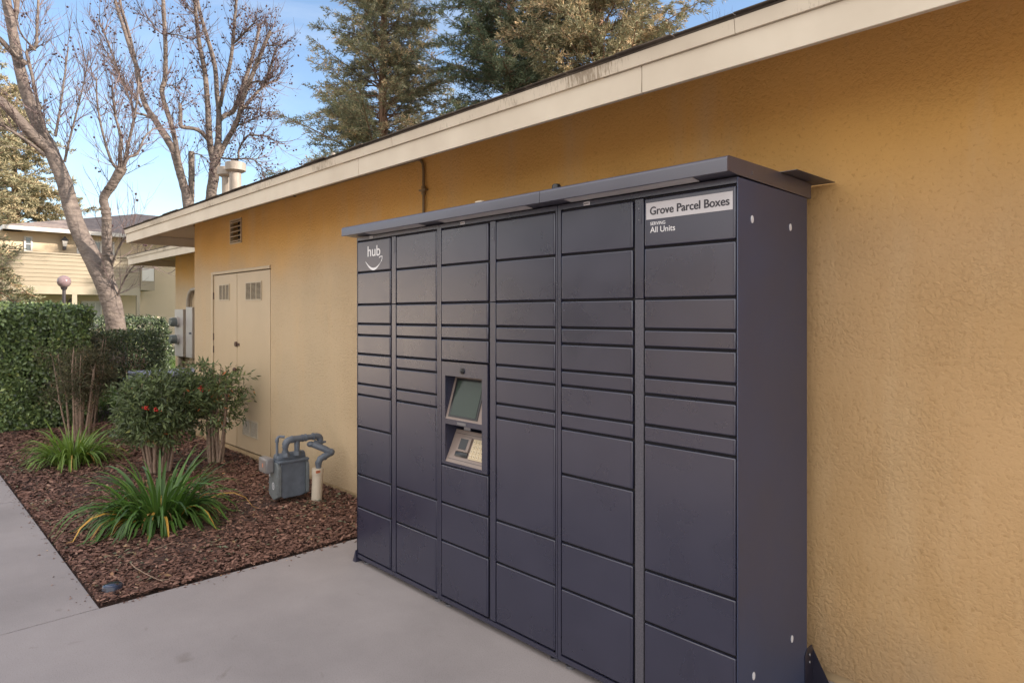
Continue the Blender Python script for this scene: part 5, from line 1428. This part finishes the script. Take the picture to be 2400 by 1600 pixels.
# ------------------------------------------------------------------ conifers
def conifer(label, base, H, z0, prof, mt, seed, nb, trunk_r, fork=None, tuft=16, leaf=(.10,.19), wl=(.018,.032), droop=.25, center=None, hmax=None, name='conifer', density=1.0):
    """whorls of drooping branches with side sprays; prof(h)->radius at height fraction"""
    rng=np.random.default_rng(seed); rr=random.Random(seed)
    t=empty(name,(base[0],base[1],0),label,'tree')
    B=Vector((base[0],base[1],0)); zt=hmax or H
    mb=MB(); n=14
    lean=rr.uniform(-.2,.2)
    def axis(z): return Vector((B.x+lean*math.sin(z*.22),B.y+.15*math.sin(z*.31+1),z))
    mb.tube([axis(H*k/n) if k else Vector((B.x,B.y,-.2)) for k in range(n+1)],[trunk_r*(1-.93*k/n) for k in range(n+1)],10,wob=.08,rnd=rr)
    mb.build('trunk',M['conbark'],t,smooth=True)
    br=MB(); P=[];D=[];Vv=[]
    for k in range(nb):
        z=z0+(zt-z0)*((k+rr.random())/nb); R0=prof(z)
        if R0<=.1: continue
        Lb=R0*rr.uniform(.62,1.12); a=rr.uniform(0,2*math.pi)
        o=axis(z); hd=Vector((math.cos(a),math.sin(a),0)); tone=rr.gauss(0,.13)
        rise=rr.uniform(-.05,.75); m=7; pts=[]
        for s_ in range(m+1):
            f_=s_/m; pts.append(o+hd*Lb*f_+Vector((math.sin(k+f_*3)*.10*Lb*f_,math.cos(k*1.7+f_*3)*.10*Lb*f_,Lb*(rise*f_-droop*f_*f_*1.6))))
        br.tube(pts,[max(.008,.020*Lb*(1-.85*s_/m)*.55) for s_ in range(m+1)],5,cap=False)
        ns=int((5+Lb*5.0)*density)
        for q in range(ns):
            f_=.16+.84*(q+rr.random())/ns; i=min(m-1,int(f_*m)); p=pts[i].lerp(pts[i+1],f_*m-i)
            sgn=1 if q%2 else -1; sd=Vector((-hd.y,hd.x,0))*sgn
            d=(hd*rr.uniform(.4,1.0)+sd*rr.uniform(.3,1.2)*(1.1-f_*.6)+Vector((0,0,rr.uniform(-.35,.35)))).normalized()
            Ls=(.25+.42*Lb*(1.15-f_)*.5)*rr.uniform(.6,1.15)
            e=p+d*Ls+Vector((0,0,-.06*Ls)); br.tube([p,e],[.010,.004],3,cap=False)
            nt=int(tuft*(.7+Ls)); tt=rng.random(nt)**.8
            pv=np.array(p)[None]+(np.array(e)-np.array(p))[None]*tt[:,None]
            pv=pv+rng.normal(0,.035,(nt,3))
            dv=nrm(np.array(d)[None]*1.0+nrm(rng.normal(0,1,(nt,3)))*.95+np.array([0,0,.15])[None])
            P.append(pv);D.append(dv);Vv.append(np.clip(.40+tone+.22*rr.gauss(0,.5)+.18*rng.normal(0,1,nt)+.18*(tt-.5)+.12*f_,0,1))
    br.build('branches',M['conbark'],t)
    P=np.concatenate(P);D=np.concatenate(D);Vv=np.concatenate(Vv);n=len(P)
    leaves('crown',mt,t,P,D,nrm(rng.normal(0,1,(n,3))),rng.uniform(*leaf,n),rng.uniform(*wl,n),.3,Vv,rng)
    return n
def cone(H,Rb,zb,p=.8,bulge=0):
    def f(z):
        if z>H: return 0
        return Rb*max(0,(H-z)/(H-zb))**p*(1+.16*math.sin(z*1.9)+.10*math.sin(z*4.3+1))
    return f
NL=0
NL+=conifer('tall airy olive conifer, leftmost of the trees behind the roof',(S(905,300,28.5).x,S(905,300,28.5).y),23,5.0,cone(20.5,3.9,8,.85),G_CON,71,320,.34,droop=.10,hmax=18.5,tuft=22,leaf=(.11,.21),wl=(.020,.038))
NL+=conifer('dense deep green conifer in the middle of the trees behind the roof',(-18.9,15.6),24,5.5,cone(24,3.2,9,.45),G_COND,72,330,.34,droop=.08,hmax=19,tuft=24,leaf=(.11,.21),wl=(.020,.038))
NL+=conifer('broad tan tipped conifer, rightmost of the trees behind the roof',(-14.6,15.9),24,6.0,cone(24,3.4,8,.40),G_CONT,73,330,.34,droop=.0,hmax=19,tuft=24,leaf=(.11,.21),wl=(.020,.038))
p=S(40,400,47.0)
NL+=conifer('broad pale green conifer behind the apartment building',(p.x,p.y),18,2,cone(18,4.4,6,.5),G_FAR,74,220,.4,droop=.2,tuft=12,leaf=(.20,.36),wl=(.05,.09),name='conifer')
p=S(-75,250,40.0)
NL+=conifer('tall pale conifer at the left edge of the view beyond the apartments',(p.x,p.y),21,3,cone(21,3.9,5,.6),G_FAR,75,140,.4,droop=.2,tuft=10,leaf=(.20,.36),wl=(.05,.09))
p=S(-75,640,22.0)
NL+=conifer('small leafy conifer at the left edge overhanging the balcony',(p.x,p.y),5.6,1.6,lambda z:1.75*max(0,(5.6-z)/3.8)**.5,G_CON,76,60,.10,droop=.3,tuft=10,leaf=(.10,.2),wl=(.025,.045))
print('conifer leaves', NL)

# faint bare crown beyond the roof at right
t_=empty('bare_tree',(-12.5,20,0),'faint bare treetop just above the roof edge right of the conifers','tree'); tb=MB(); rr=random.Random(9)
for k in range(16):
    p0=S(1690+rr.uniform(-8,30),130+rr.uniform(-10,30),24); twig(tb,rr,p0,Vector((rr.uniform(-.4,.4),rr.uniform(-.2,.2),1)).normalized(),rr.uniform(1.0,1.9),.014,1,None,0)
pb=S(1705,160,24); tb.tube([(pb.x,pb.y,-.1),(pb.x,pb.y,5),(pb.x+.1,pb.y,pb.z)],[.2,.14,.05],8)
tb.build('branches',M['twigbark'],t_)

# ------------------------------------------------------------------ unseen garages and conifers added for fill light and locker reflections
M['whitewall'] = mat('pale_render', (0.85,0.77,0.68), 0.85, var=0.04)
ob=empty('unseen_pale_garage',(-17,-8,0),'unseen pale garage added across the walkway to brighten the locker reflections','building')
b=MB(); b.box(-21,-13,-11.2,-4.8,-.1,2.75); b.build('wall',M['whitewall'],ob)
b=MB(); hip(b,-21.2,-12.8,-11.4,-4.6,2.76,.45); b.build('roof',M['farroof'],ob)
ob=empty('unseen_cream_garage',(-5.5,-12,0),'small unseen cream garage added behind the viewer for the locker reflections','building')
b=MB(); b.box(-7.4,-3.4,-14,-9.5,-.1,2.75); b.build('wall',M['farwall'],ob)
b=MB(); hip(b,-7.8,-3.0,-14.4,-9.1,2.76,.45); b.build('roof',M['farroof'],ob)
for k_,(x_,y_,h_,lb_) in enumerate(((-9.6,-10.6,9,'unseen dark conifer added between the two garages to darken the locker reflections'),(-16,-15,12,'unseen dark conifer added beyond the far wall of the pale garage'),(-25,-9,12,'unseen dark conifer added behind the back wall of the pale garage'))):
    conifer(lb_,(x_,y_),h_,.8,lambda z,h_=h_:2.6*max(0,(h_-z)/h_)**.6,G_COND,77+k_,70,.2,droop=.2,tuft=9,leaf=(.25,.45),wl=(.08,.13))
